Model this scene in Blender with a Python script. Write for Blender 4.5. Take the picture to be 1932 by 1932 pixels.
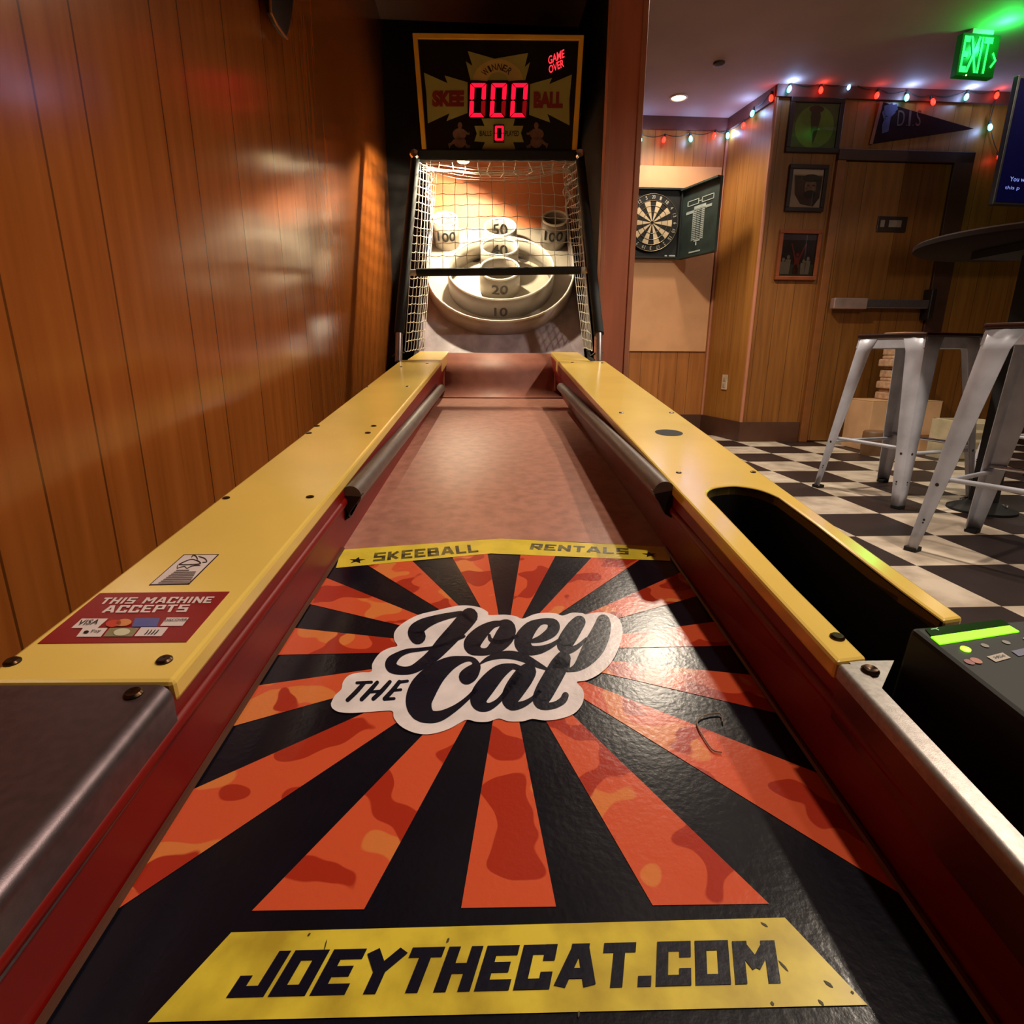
import bpy, bmesh, math, random
from mathutils import Vector, Matrix
random.seed(7)
for o in list(bpy.data.objects): bpy.data.objects.remove(o)
S = bpy.context.scene
COL = S.collection
PI = math.pi

# ------------------------------------------------------------------ camera
F = 1086.7; PITCH = .2665; ROLL = .0067; YAW = .0220; CAMH = .6344   # focal length in pixels of the 1932 frame
def _mm(a, b): return [[sum(a[i][k]*b[k][j] for k in range(3)) for j in range(3)] for i in range(3)]
def _rot():
    cy, sy = math.cos(YAW), math.sin(YAW); cp, sp = math.cos(PITCH), math.sin(PITCH); cr, sr = math.cos(ROLL), math.sin(ROLL)
    return _mm(_mm([[cr,-sr,0],[sr,cr,0],[0,0,1]], [[1,0,0],[0,cp,-sp],[0,sp,cp]]), _mm([[1,0,0],[0,0,-1],[0,1,0]], [[cy,-sy,0],[sy,cy,0],[0,0,1]]))
RW = _rot()
CAM = Vector((0,0,CAMH))
cam = bpy.data.cameras.new('camera'); camo = bpy.data.objects.new('camera', cam); COL.objects.link(camo)
cam.sensor_width = 36; cam.lens = F/1932*36; cam.clip_start = .01; cam.clip_end = 60
r0, r1, r2 = [Vector(r) for r in RW]
camo.matrix_world = Matrix(((r0.x,-r1.x,-r2.x,CAM.x),(r0.y,-r1.y,-r2.y,CAM.y),(r0.z,-r1.z,-r2.z,CAM.z),(0,0,0,1)))
S.camera = camo
# ------------------------------------------------------------------ world + exposure
w = bpy.data.worlds.new('world'); S.world = w; w.use_nodes = True
w.node_tree.nodes['Background'].inputs[0].default_value = (.9,.62,.45,1)
w.node_tree.nodes['Background'].inputs[1].default_value = .03
S.view_settings.view_transform = 'Standard'; S.view_settings.look = 'None'
S.view_settings.exposure = 0.0; S.view_settings.gamma = 1; S.view_settings.use_curve_mapping = False
# ------------------------------------------------------------------ the room's frame: the machine stands 2.2 degrees off the walls
PH = .0388
RU = Vector((math.cos(PH), math.sin(PH), 0)); RF = Vector((-math.sin(PH), math.cos(PH), 0))
def rm(x, f, z): return RU*x + RF*f + Vector((0,0,z))
CEIL = 2.37
# ------------------------------------------------------------------ lights (the room's downlights and added fill spots)
def spot(name, loc, power, col, half=62, blend=.6, rad=.05, aim=(0,0,-1)):
    l = bpy.data.lights.new(name, 'SPOT'); l.energy = power; l.color = col; l.spot_size = math.radians(2*half); l.spot_blend = blend; l.shadow_soft_size = rad
    o = bpy.data.objects.new(name, l); COL.objects.link(o); o.location = loc
    o.rotation_euler = Vector(aim).to_track_quat('-Z','Y').to_euler(); return o
def point(name, loc, power, col, rad=.03):
    l = bpy.data.lights.new(name, 'POINT'); l.energy = power; l.color = col; l.shadow_soft_size = rad
    o = bpy.data.objects.new(name, l); COL.objects.link(o); o.location = loc; return o
WARM = (1,.85,.67)
DOWN = [(.80,.40,86,54),(1.15,3.12,150,70),(1.42,4.50,40,70),(1.75,1.25,115,72),(3.0,3.0,62,64)]  # last two are unseen, added to brighten the post and the door wall
for x, f, p, hf in DOWN:
    if p: spot('downlight_and_fill_beam', rm(x,f,CEIL-.03), p, WARM, hf)

spot('door_wall_fill', rm(2.5,.6,2.2), 45, (1,.88,.74), 40, .6, .06, RF*1.0+RU*.12+Vector((0,0,-.22)))  # unseen spot added to lift the dim door wall and its pictures
# ------------------------------------------------------------------ pixel rays and planes (photograph's 1932 frame)
def ray(px, py):
    a, b = (px-966)/F, (py-966)/F
    return Vector([RW[0][i]*a + RW[1][i]*b + RW[2][i] for i in range(3)])
def onp(px, py, n, d):
    r = ray(px, py); n = Vector(n); return CAM + r*((d - n.dot(CAM))/n.dot(r))
RA, DA = math.tan(.1054), math.tan(.0723)
RZ, DZ = CAMH-.282, CAMH-.3679
def railz(y): return RZ + y*RA
def deckz(y): return DZ + y*DA
def on_rail(px, py, h=0): return onp(px, py, (0,-RA,1), RZ+h)
def on_deck(px, py, h=0): return onp(px, py, (0,-DA,1), DZ+h)
def on_wall(px, py, f): return onp(px, py, RF, f)

# ------------------------------------------------------------------ materials
def lin(c):
    r = []
    for v in c:
        v /= 255.
        r.append(v/12.92 if v <= .04045 else ((v+.055)/1.055)**2.4)
    return tuple(r) + (1,)
MATS = {}
def nodes(name):
    m = bpy.data.materials.new(name); m.use_nodes = True
    return m, m.node_tree, m.node_tree.nodes['Principled BSDF']
def mk(name, c, rough=.5, metal=0, spec=.5, var=.12, vs=12, bump=0, bs=200, coat=0, em=0, emc=None, stretch=None, dark=None):
    """plain procedural surface: noise-varied colour, optional fine bump"""
    if name in MATS: return MATS[name]
    m, t, b = nodes(name); N, L = t.nodes, t.links
    g = N.new('ShaderNodeNewGeometry'); mp = N.new('ShaderNodeMapping'); L.new(g.outputs['Position'], mp.inputs['Vector'])
    if stretch: mp.inputs['Scale'].default_value = stretch
    nz = N.new('ShaderNodeTexNoise'); nz.inputs['Scale'].default_value = vs; nz.inputs['Detail'].default_value = 5
    L.new(mp.outputs[0], nz.inputs['Vector'])
    rp = N.new('ShaderNodeValToRGB'); k = lin(c)
    d = lin(dark) if dark else tuple(v*(1-2*var) for v in k[:3]) + (1,)
    rp.color_ramp.elements[0].position = .32; rp.color_ramp.elements[0].color = d
    rp.color_ramp.elements[1].position = .62; rp.color_ramp.elements[1].color = k
    L.new(nz.outputs['Fac'], rp.inputs['Fac']); L.new(rp.outputs[0], b.inputs['Base Color'])
    b.inputs['Roughness'].default_value = rough; b.inputs['Metallic'].default_value = metal
    b.inputs['Specular IOR Level'].default_value = spec; b.inputs['Coat Weight'].default_value = coat; b.inputs['Coat Roughness'].default_value = .1
    if bump:
        n2 = N.new('ShaderNodeTexNoise'); n2.inputs['Scale'].default_value = bs; n2.inputs['Detail'].default_value = 2
        L.new(mp.outputs[0], n2.inputs['Vector'])
        bp = N.new('ShaderNodeBump'); bp.inputs['Strength'].default_value = bump; bp.inputs['Distance'].default_value = .002
        L.new(n2.outputs['Fac'], bp.inputs['Height']); L.new(bp.outputs[0], b.inputs['Normal'])
    if em:
        b.inputs['Emission Color'].default_value = lin(emc or c); b.inputs['Emission Strength'].default_value = em
    MATS[name] = m; return m
def glow(name, c, em):
    return mk(name, c, .4, var=.03, em=em, emc=c)
def panelling(name, c, dark, direction, offs, period, rough=.22, groove=.0019, spec=.5):
    """wood-grain sheet panelling with routed grooves along a wall direction"""
    m, t, b = nodes(name); N, L = t.nodes, t.links
    g = N.new('ShaderNodeNewGeometry')
    dp = N.new('ShaderNodeVectorMath'); dp.operation = 'DOT_PRODUCT'; dp.inputs[1].default_value = direction; L.new(g.outputs['Position'], dp.inputs[0])
    md = N.new('ShaderNodeMath'); md.operation = 'FLOORED_MODULO'; md.inputs[1].default_value = period; L.new(dp.outputs['Value'], md.inputs[0])
    acc = None
    for o in offs:
        cp = N.new('ShaderNodeMath'); cp.operation = 'COMPARE'; cp.inputs[1].default_value = o; cp.inputs[2].default_value = groove; L.new(md.outputs[0], cp.inputs[0])
        if acc is None: acc = cp.outputs[0]
        else:
            mx = N.new('ShaderNodeMath'); mx.operation = 'MAXIMUM'; L.new(acc, mx.inputs[0]); L.new(cp.outputs[0], mx.inputs[1]); acc = mx.outputs[0]
    mp = N.new('ShaderNodeMapping'); mp.inputs['Scale'].default_value = (22,22,1.3); L.new(g.outputs['Position'], mp.inputs['Vector'])
    nz = N.new('ShaderNodeTexNoise'); nz.inputs['Scale'].default_value = 1.6; nz.inputs['Detail'].default_value = 6; nz.inputs['Distortion'].default_value = .4; L.new(mp.outputs[0], nz.inputs['Vector'])
    rp = N.new('ShaderNodeValToRGB'); rp.color_ramp.elements[0].position = .3; rp.color_ramp.elements[1].position = .7
    rp.color_ramp.elements[0].color = lin(dark); rp.color_ramp.elements[1].color = lin(c); L.new(nz.outputs['Fac'], rp.inputs['Fac'])
    sc0 = N.new('ShaderNodeMath'); sc0.operation = 'MULTIPLY'; sc0.inputs[1].default_value = .72; L.new(acc, sc0.inputs[0])
    mix = N.new('ShaderNodeMix'); mix.data_type = 'RGBA'; L.new(sc0.outputs[0], mix.inputs[0]); L.new(rp.outputs[0], mix.inputs[6]); mix.inputs[7].default_value = lin([v*.3 for v in dark])
    L.new(mix.outputs[2], b.inputs['Base Color'])
    inv = N.new('ShaderNodeMath'); inv.operation = 'SUBTRACT'; inv.inputs[0].default_value = 1; L.new(acc, inv.inputs[1])
    bp = N.new('ShaderNodeBump'); bp.inputs['Strength'].default_value = .05; bp.inputs['Distance'].default_value = .001; L.new(inv.outputs[0], bp.inputs['Height'])
    n2 = N.new('ShaderNodeTexNoise'); n2.inputs['Scale'].default_value = 4; n2.inputs['Detail'].default_value = 1; L.new(g.outputs['Position'], n2.inputs['Vector'])
    b2 = N.new('ShaderNodeBump'); b2.inputs['Strength'].default_value = .06; b2.inputs['Distance'].default_value = .02; L.new(n2.outputs['Fac'], b2.inputs['Height']); L.new(bp.outputs[0], b2.inputs['Normal'])
    L.new(b2.outputs[0], b.inputs['Normal'])
    b.inputs['Roughness'].default_value = rough; b.inputs['Specular IOR Level'].default_value = spec
    return m
def checker(name):
    m, t, b = nodes(name); N, L = t.nodes, t.links
    g = N.new('ShaderNodeNewGeometry'); outs = []
    for d, o in ((RU, 1.9908), (RF, 4.0699)):
        dp = N.new('ShaderNodeVectorMath'); dp.operation = 'DOT_PRODUCT'; dp.inputs[1].default_value = d; L.new(g.outputs['Position'], dp.inputs[0])
        a = N.new('ShaderNodeMath'); a.operation = 'SUBTRACT'; a.inputs[1].default_value = o; L.new(dp.outputs['Value'], a.inputs[0])
        s = N.new('ShaderNodeMath'); s.operation = 'DIVIDE'; s.inputs[1].default_value = .3048; L.new(a.outputs[0], s.inputs[0])
        fl = N.new('ShaderNodeMath'); fl.operation = 'FLOOR'; L.new(s.outputs[0], fl.inputs[0]); outs.append(fl.outputs[0])
    ad = N.new('ShaderNodeMath'); ad.operation = 'ADD'; L.new(outs[0], ad.inputs[0]); L.new(outs[1], ad.inputs[1])
    md = N.new('ShaderNodeMath'); md.operation = 'FLOORED_MODULO'; md.inputs[1].default_value = 2; L.new(ad.outputs[0], md.inputs[0])
    nz = N.new('ShaderNodeTexNoise'); nz.inputs['Scale'].default_value = 9; nz.inputs['Detail'].default_value = 8; L.new(g.outputs['Position'], nz.inputs['Vector'])
    ra = N.new('ShaderNodeValToRGB'); ra.color_ramp.elements[0].position = .25; ra.color_ramp.elements[0].color = lin((150,134,118)); ra.color_ramp.elements[1].position = .6; ra.color_ramp.elements[1].color = lin((205,190,172))
    rb = N.new('ShaderNodeValToRGB'); rb.color_ramp.elements[0].color = lin((28,18,16)); rb.color_ramp.elements[1].color = lin((50,36,34))
    L.new(nz.outputs['Fac'], ra.inputs['Fac']); L.new(nz.outputs['Fac'], rb.inputs['Fac'])
    mix = N.new('ShaderNodeMix'); mix.data_type = 'RGBA'; L.new(md.outputs[0], mix.inputs[0]); L.new(ra.outputs[0], mix.inputs[6]); L.new(rb.outputs[0], mix.inputs[7])
    L.new(mix.outputs[2], b.inputs['Base Color']); b.inputs['Roughness'].default_value = .45
    return m
def camo_mat(name):
    """orange camouflage print: mid orange with darker and lighter hard-edged blobs, glossy vinyl"""
    m, t, b = nodes(name); N, L = t.nodes, t.links
    g = N.new('ShaderNodeNewGeometry')
    def blob(scale, off, lo):
        mp = N.new('ShaderNodeMapping'); mp.inputs['Location'].default_value = off; mp.inputs['Scale'].default_value = (1,1.0,0); L.new(g.outputs['Position'], mp.inputs['Vector'])
        nz = N.new('ShaderNodeTexNoise'); nz.inputs['Scale'].default_value = scale; nz.inputs['Detail'].default_value = .8; nz.inputs['Roughness'].default_value = .4; L.new(mp.outputs[0], nz.inputs['Vector'])
        r = N.new('ShaderNodeMapRange'); r.inputs[1].default_value = lo; r.inputs[2].default_value = lo+.012; L.new(nz.outputs['Fac'], r.inputs[0]); return r.outputs[0]
    d = blob(21, (3.3,1.1,0), .56); l = blob(17, (8.2,5.7,0), .60)
    m1 = N.new('ShaderNodeMix'); m1.data_type = 'RGBA'; L.new(l, m1.inputs[0]); m1.inputs[6].default_value = lin((206,84,50)); m1.inputs[7].default_value = lin((212,120,62))
    m2 = N.new('ShaderNodeMix'); m2.data_type = 'RGBA'; L.new(d, m2.inputs[0]); L.new(m1.outputs[2], m2.inputs[6]); m2.inputs[7].default_value = lin((166,46,26))
    L.new(m2.outputs[2], b.inputs['Base Color']); vinyl(t, b, g); return m
def vinyl(t, b, g=None, rough=.26):
    N, L = t.nodes, t.links
    g = g or N.new('ShaderNodeNewGeometry')
    n2 = N.new('ShaderNodeTexNoise'); n2.inputs['Scale'].default_value = 170; n2.inputs['Detail'].default_value = 3; L.new(g.outputs['Position'], n2.inputs['Vector'])
    bp = N.new('ShaderNodeBump'); bp.inputs['Strength'].default_value = .12; bp.inputs['Distance'].default_value = .002; L.new(n2.outputs['Fac'], bp.inputs['Height']); L.new(bp.outputs[0], b.inputs['Normal'])
    b.inputs['Roughness'].default_value = rough
    n3 = N.new('ShaderNodeTexNoise'); n3.inputs['Scale'].default_value = 7; n3.inputs['Detail'].default_value = 6; L.new(g.outputs['Position'], n3.inputs['Vector'])
    mr = N.new('ShaderNodeMapRange'); mr.inputs[3].default_value = rough-.10; mr.inputs[4].default_value = rough+.08; b.inputs['Specular IOR Level'].default_value = .4; L.new(n3.outputs['Fac'], mr.inputs[0]); L.new(mr.outputs[0], b.inputs['Roughness'])
def vinyl_mat(name, c, rough=.26, var=.1, scuff=None):
    m = mk(name, c, rough, var=var, vs=30); t = m.node_tree; vinyl(t, t.nodes['Principled BSDF'], None, rough); return m

YEL = mk('rail_yellow', (234,198,100), .18, var=.05, vs=5, bump=.012)
REDW = mk('side_red', (122,8,3), .42, var=.08, vs=9, spec=.3)
LANE = mk('lane_brown', (178,122,104), .32, var=.14, vs=40, bump=.12, bs=500)
STEEL = mk('brushed_steel', (150,140,146), .33, metal=.9, var=.08, vs=60, bump=.05, bs=900)
CHROME = mk('chrome', (215,215,220), .15, metal=1, var=.05)
BLACK = mk('black_plastic', (16,15,17), .42, var=.1)
BLK2 = mk('black_paint', (9,6,6), .75, var=.1)
FOAM = mk('black_foam', (9,8,11), .8, var=.1, vs=60)
BUMP = mk('bumper_grey', (92,78,72), .42, var=.12, vs=40, bump=.1, bs=300)
WHITE = mk('cup_white', (168,159,146), .4, var=.05, vs=20)
NET = mk('net_cord', (188,180,168), .8, var=.1, vs=90)
SALMON = mk('salmon_board', (214,126,78), .5, var=.06, vs=8)
PANELG = mk('grey_panel', (178,164,174), .3, var=.2, vs=14, stretch=(1,1,.3))
INK = mk('black_ink', (14,13,16), .4, var=.05)
BOLT = mk('bolt_bronze', (70,50,34), .3, metal=.9, var=.2, vs=300)

# ------------------------------------------------------------------ mesh builder
class MB:
    def __init__(s): s.v = []; s.f = []; s.mi = []; s.m = 0
    def add(s, vs, fs):
        o = len(s.v); s.v += [tuple(v) for v in vs]
        for f in fs: s.f.append([i+o for i in f]); s.mi.append(s.m)
    def box(s, c, d, ax=None):
        c = Vector(c); X, Y, Z = ax or (Vector((1,0,0)), Vector((0,1,0)), Vector((0,0,1)))
        h = [v/2 for v in d]; vs = []
        for k in (-1,1):
            for j in (-1,1):
                for i in (-1,1): vs.append(c + X*h[0]*i + Y*h[1]*j + Z*h[2]*k)
        s.add(vs, [(0,2,3,1),(4,5,7,6),(0,1,5,4),(2,6,7,3),(0,4,6,2),(1,3,7,5)]); return s
    def rbox(s, x0, x1, f0, f1, z0, z1):   # box in room coordinates
        return s.box(rm((x0+x1)/2,(f0+f1)/2,(z0+z1)/2), (abs(x1-x0),abs(f1-f0),abs(z1-z0)), (RU,RF,Vector((0,0,1))))
    def mbox(s, x0, x1, y0, y1, z0, z1):
        return s.box(((x0+x1)/2,(y0+y1)/2,(z0+z1)/2), (abs(x1-x0),abs(y1-y0),abs(z1-z0)))
    def prism(s, poly, n):                 # 3D polygon extruded along vector n
        n = Vector(n); p = [Vector(q) for q in poly]; k = len(p)
        s.add(p + [q+n for q in p], [list(range(k))[::-1], list(range(k,2*k))] + [(i,(i+1)%k,k+(i+1)%k,k+i) for i in range(k)]); return s
    def face(s, poly): s.add(poly, [list(range(len(poly)))]); return s
    def tube(s, pts, r, n=8, cap=True):
        pts = [Vector(p) for p in pts]; rs = r if isinstance(r, (list,tuple)) else [r]*len(pts)
        t0 = (pts[1]-pts[0]).normalized(); up = Vector((0,0,1)) if abs(t0.z) < .9 else Vector((1,0,0))
        a = t0.cross(up).normalized(); vs = []; k = len(pts)
        for i, p in enumerate(pts):
            t = (pts[min(i+1,k-1)]-pts[max(i-1,0)]).normalized()
            a = (a - t*a.dot(t)).normalized(); b = t.cross(a)
            for j in range(n):
                q = 2*PI*j/n; vs.append(p + (a*math.cos(q)+b*math.sin(q))*rs[i])
        fs = [(i*n+j, i*n+(j+1)%n, (i+1)*n+(j+1)%n, (i+1)*n+j) for i in range(k-1) for j in range(n)]
        if cap: fs += [list(range(n))[::-1], list(range((k-1)*n, k*n))]
        s.add(vs, fs); return s
    def lathe(s, o, ax, prof, n=32, cap=True):   # prof = [(r, h)...] about axis ax at o
        o = Vector(o); ax = Vector(ax).normalized(); e1 = ax.orthogonal().normalized(); e2 = ax.cross(e1); vs = []; k = len(prof)
        for r, h in prof:
            for j in range(n):
                q = 2*PI*j/n; vs.append(o + ax*h + (e1*math.cos(q)+e2*math.sin(q))*max(r,1e-5))
        fs = [(i*n+j, i*n+(j+1)%n, (i+1)*n+(j+1)%n, (i+1)*n+j) for i in range(k-1) for j in range(n)]
        if cap: fs += [list(range(n))[::-1], list(range((k-1)*n, k*n))]
        s.add(vs, fs); return s
    def sheet(s, grid):                     # grid of rows of points
        r, c = len(grid), len(grid[0]); vs = [p for row in grid for p in row]
        s.add(vs, [(i*c+j, i*c+j+1, (i+1)*c+j+1, (i+1)*c+j) for i in range(r-1) for j in range(c-1)]); return s
    def build(s, name, mat, parent=None, smooth=False, bevel=0, solid=0, label=None):
        me = bpy.data.meshes.new(name); me.from_pydata(s.v, [], s.f)
        for m in (mat if isinstance(mat, (list,tuple)) else [mat]): me.materials.append(m)
        for p, k in zip(me.polygons, s.mi): p.material_index = k
        bm = bmesh.new(); bm.from_mesh(me); bmesh.ops.recalc_face_normals(bm, faces=bm.faces); bm.to_mesh(me); bm.free()
        if smooth:
            for p in me.polygons: p.use_smooth = True
            me.set_sharp_from_angle(angle=math.radians(38))
        o = bpy.data.objects.new(name, me); COL.objects.link(o)
        if parent:
            o.parent = parent
            if parent.type == 'EMPTY': o.matrix_parent_inverse = Matrix.Translation(-parent.location)
        if solid: q = o.modifiers.new('t','SOLIDIFY'); q.thickness = solid; q.offset = 0
        if bevel: q = o.modifiers.new('b','BEVEL'); q.width = bevel; q.segments = 2; q.limit_method = 'ANGLE'
        if label: o['label'] = label
        return o
def thing(name, label, cat, loc=(0,0,0), group=None):
    o = bpy.data.objects.new(name, None); COL.objects.link(o); o.location = loc; o.empty_display_size = .05
    o['label'] = label; o['category'] = cat
    if group: o['group'] = group
    return o
def tag(o, label, cat, group=None):
    o['label'] = label; o['category'] = cat
    if group: o['group'] = group
    return o
def struct(o): o['kind'] = 'structure'; return o
def catmull(pts, k=8):
    pts = [Vector(p) for p in pts]; out = []
    for i in range(len(pts)-1):
        p0, p1, p2, p3 = pts[max(i-1,0)], pts[i], pts[i+1], pts[min(i+2,len(pts)-1)]
        for j in range(k):
            t = j/k; out.append(.5*((2*p1)+(p2-p0)*t+(2*p0-5*p1+4*p2-p3)*t*t+(3*p1-p0-3*p2+p3)*t**3))
    return out + [pts[-1]]

# ------------------------------------------------------------------ lettering
_tc = {}
def font2d(body, bold=0, shear=0):
    key = (body, bold, shear)
    if key in _tc: return _tc[key]
    cu = bpy.data.curves.new('t','FONT'); cu.body = body; cu.offset = bold; cu.shear = shear; cu.resolution_u = 3
    o = bpy.data.objects.new('t', cu); COL.objects.link(o); dg = bpy.context.evaluated_depsgraph_get()
    me = bpy.data.meshes.new_from_object(o.evaluated_get(dg))
    V = [(v.co.x, v.co.y) for v in me.vertices]; P = [list(p.vertices) for p in me.polygons]
    bpy.data.objects.remove(o); bpy.data.curves.remove(cu); bpy.data.meshes.remove(me)
    x0 = min(v[0] for v in V); x1 = max(v[0] for v in V); y0 = min(v[1] for v in V); y1 = max(v[1] for v in V)
    V = [((a-x0)/(x1-x0), (b-y0)/(y1-y0)) for a, b in V]     # normalised to the unit square
    _tc[key] = (V, P); return V, P
GLY = {'J':(4,[[(3.4,5.4),(3.4,.6),(.6,.6),(.6,2)]]),'O':(4,[[(.6,.6),(.6,5.4),(3.4,5.4),(3.4,.6),(.6,.6)]]),'E':(3.8,[[(3.2,5.4),(.6,5.4),(.6,.6),(3.2,.6)],[(.6,3),(2.6,3)]]),
 'Y':(4.4,[[(.5,5.5),(2.2,3),(3.9,5.5)],[(2.2,3),(2.2,.6)]]),'T':(3.8,[[(.6,5.4),(3.2,5.4)],[(1.9,5.4),(1.9,.6)]]),'H':(4,[[(.6,5.4),(.6,.6)],[(3.4,5.4),(3.4,.6)],[(.6,3),(3.4,3)]]),
 'C':(4,[[(3.4,4.5),(3.4,5.4),(.6,5.4),(.6,.6),(3.4,.6),(3.4,1.5)]]),'A':(4.6,[[(.6,.5),(1.9,5.4),(2.7,5.4),(4,.5)],[(1.3,1.9),(3.3,1.9)]]),'.':(1.4,[[(.6,.6),(.75,.6)]]),
 'M':(5.2,[[(.6,.6),(.6,5.2),(1.0,5.2),(2.6,2.4),(4.2,5.2),(4.6,5.2),(4.6,.6)]]),'S':(4,[[(3.4,5.4),(.6,5.4),(.6,3),(3.4,3),(3.4,.6),(.6,.6)]]),'K':(4,[[(.6,5.4),(.6,.6)],[(3.3,5.3),(1.2,3),(3.3,.7)],[(.6,3),(1.2,3)]]),
 'B':(4,[[(.6,.6),(.6,5.4),(3,5.4),(3.3,4.9),(3.3,3.5),(3,3),(3.4,2.5),(3.4,.6),(.6,.6)],[(.6,3),(3,3)]]),'L':(3.6,[[(.6,5.4),(.6,.6),(3,.6)]]),'R':(4,[[(.6,.6),(.6,5.4),(3.4,5.4),(3.4,2.8),(.6,2.8)],[(1.8,2.8),(3.4,.6)]]),
 'N':(4.2,[[(.6,.6),(.6,5.4),(3.6,.6),(3.6,5.4)]]),'I':(1.6,[[(.8,5.4),(.8,.6)]]),'P':(4,[[(.6,.6),(.6,5.4),(3.4,5.4),(3.4,2.8),(.6,2.8)]]),' ':(2.4,[])}
def block2d(body, th=1.15, gap=.75):
    V = []; P = []; x = 0
    for ch in body:
        wd, pl = GLY[ch]
        for line in pl:
            for (ax, ay), (bx, by) in zip(line, line[1:]):
                d = math.hypot(bx-ax, by-ay); ux, uy = (bx-ax)/d, (by-ay)/d; e = th/2
                diag = min(abs(ux),abs(uy)) > .15; k = e*.45 if diag else e
                p = [(ax-ux*k, ay-uy*k), (bx+ux*k, by+uy*k)]; o = len(V)
                for q, sg in ((0,1),(1,1),(1,-1),(0,-1)): V.append((x+p[q][0]-uy*e*sg, p[q][1]+ux*e*sg))
                P.append([o,o+1,o+2,o+3])
        x += wd + gap
    x -= gap
    return [(a/x, b/6) for a, b in V], P
def letter_on(mb, V2P, o, ex, ey, n, off=.0006):
    """letters of the unit square laid on the plane at o spanned by ex, ey; n = unit normal, off = ink height"""
    V, P = V2P; o = Vector(o); ex = Vector(ex); ey = Vector(ey)
    n = Vector(n)
    for i, p in enumerate(P): mb.face([o + ex*V[k][0] + ey*V[k][1] + n*(off + 2e-5*(i % 8 if len(P) < 120 else 0)) for k in p])
    return mb
def quad_letters(mb, V2P, bl, br, tl, n, off=.0006):
    return letter_on(mb, V2P, bl, Vector(br)-Vector(bl), Vector(tl)-Vector(bl), n, off)
def disc(mb, c, n, r, k=16, ex=None, squash=1):
    n = Vector(n).normalized(); e1 = Vector(ex).normalized() if ex else n.orthogonal().normalized(); e2 = n.cross(e1); c = Vector(c)
    mb.face([c + e1*r*math.cos(2*PI*j/k) + e2*r*squash*math.sin(2*PI*j/k) for j in range(k)]); return mb

# =================================================================== ROOM SHELL
LW = -.5
GL = [.25,.42,.6,.68,.789,.883,1.094,1.194,1.396,1.645,1.807,1.926,2.091,2.185,2.402,2.527,2.75,2.85,3.08,3.2,3.45,3.6]
wood_left = panelling('panel_wood_left', (160,90,38), (140,74,28), RF, GL, 50, rough=.17)
wood_f = panelling('panel_wood_dart_wall', (176,112,52), (150,90,38), RU, [.05,.15,.31], .4064, .4)
wood_s = panelling('panel_wood_side_wall', (176,120,54), (154,98,38), RF, [.1,.22], .4064, .4)
wood_d = panelling('panel_wood_door_wall', (142,90,36), (118,70,24), RU, [.02,.14,.27], .4064, .42)
ceil_m = mk('ceiling_paint', (172,142,136), .8, var=.05, vs=3)
dark_m = mk('dark_wall_paint', (13,7,6), .8, var=.1)
struct(MB().rbox(-.7,5.7,-2.6,5.1,-.1,0).build('floor', checker('checker_tiles')))
struct(MB().rbox(-.7,5.7,-2.6,5.1,CEIL,CEIL+.1).build('ceiling', ceil_m))
struct(MB().rbox(LW-.1,LW,-2.6,3.8,0,CEIL).build('wall_left', wood_left))
struct(MB().rbox(LW-.1,.57,3.72,3.82,0,CEIL).build('wall_alcove_back', dark_m))
struct(MB().rbox(.575,.685,2.78,5.0,0,CEIL).build('wall_partition', [dark_m]))
struct(MB().rbox(.685,1.93,4.9,5.0,0,CEIL).build('wall_back', wood_f))
a, b = rm(1.93,4.9,0), rm(2.015,4.32,0); nrm = Vector((0,0,1)).cross(b-a).normalized()
if nrm.dot(RU) < 0: nrm = -nrm
struct(MB().prism([a, b, b+nrm*.1, a+nrm*.1], (0,0,CEIL)).build('wall_side', wood_s))
struct(MB().rbox(2.015,5.6,4.32,4.42,0,CEIL).build('wall_door', wood_d))
struct(MB().rbox(5.5,5.6,-2.6,4.42,0,CEIL).build('wall_right', wood_d))
struct(MB().rbox(-.7,5.6,-2.7,-2.6,0,CEIL).build('wall_front', wood_f))
# partition end: brown post face with paler edge strips
post = mk('post_wood', (204,122,94), .4, var=.12, vs=3, stretch=(6,6,.6)); strip = mk('pale_trim_wood', (190,124,96), .4, var=.08, vs=6)
tp = struct(MB().rbox(.56,.70,2.745,2.785,0,CEIL).build('trim_1', post))
MB().rbox(.553,.572,2.738,2.80,0,CEIL).build('edge_strip', strip, tp, bevel=.003, label='paler wood edge strip of the post')
MB().rbox(.684,.708,2.738,2.80,0,CEIL).build('edge_strip', strip, tp, bevel=.003, label='paler wood edge strip of the post')
# crown boards and corner strips
crown = mk('crown_wood', (96,52,44), .5, var=.1)
struct(MB().rbox(.70,1.92,4.872,4.9,CEIL-.085,CEIL).build('trim_2', crown))
struct(MB().prism([a-nrm*.02, b-nrm*.02, b, a], (0,0,-.085)).build('trim_3', crown)).location.z = CEIL
struct(MB().rbox(2.0,5.5,4.296,4.32,CEIL-.07,CEIL).build('trim_4', crown))
struct(MB().tube([rm(1.925,4.885,.15), rm(1.925,4.885,CEIL-.085)], .011, 8).build('trim_5', strip, smooth=True))
struct(MB().tube([rm(2.010,4.315,.15), rm(2.010,4.315,CEIL-.07)], .013, 8).build('trim_6', strip, smooth=True))
base = mk('baseboard_brown', (84,52,36), .45, var=.1)
struct(MB().rbox(.70,1.93,4.885,4.9,0,.15).build('baseboard_back', base))
struct(MB().prism([a-nrm*.015, b-nrm*.015, b, a], (0,0,.15)).build('baseboard_side', base))
bb = MB(); bb.rbox(2.0,2.47,4.305,4.32,0,.15).rbox(3.47,5.5,4.305,4.32,0,.15); struct(bb.build('baseboard_door', base))

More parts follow.
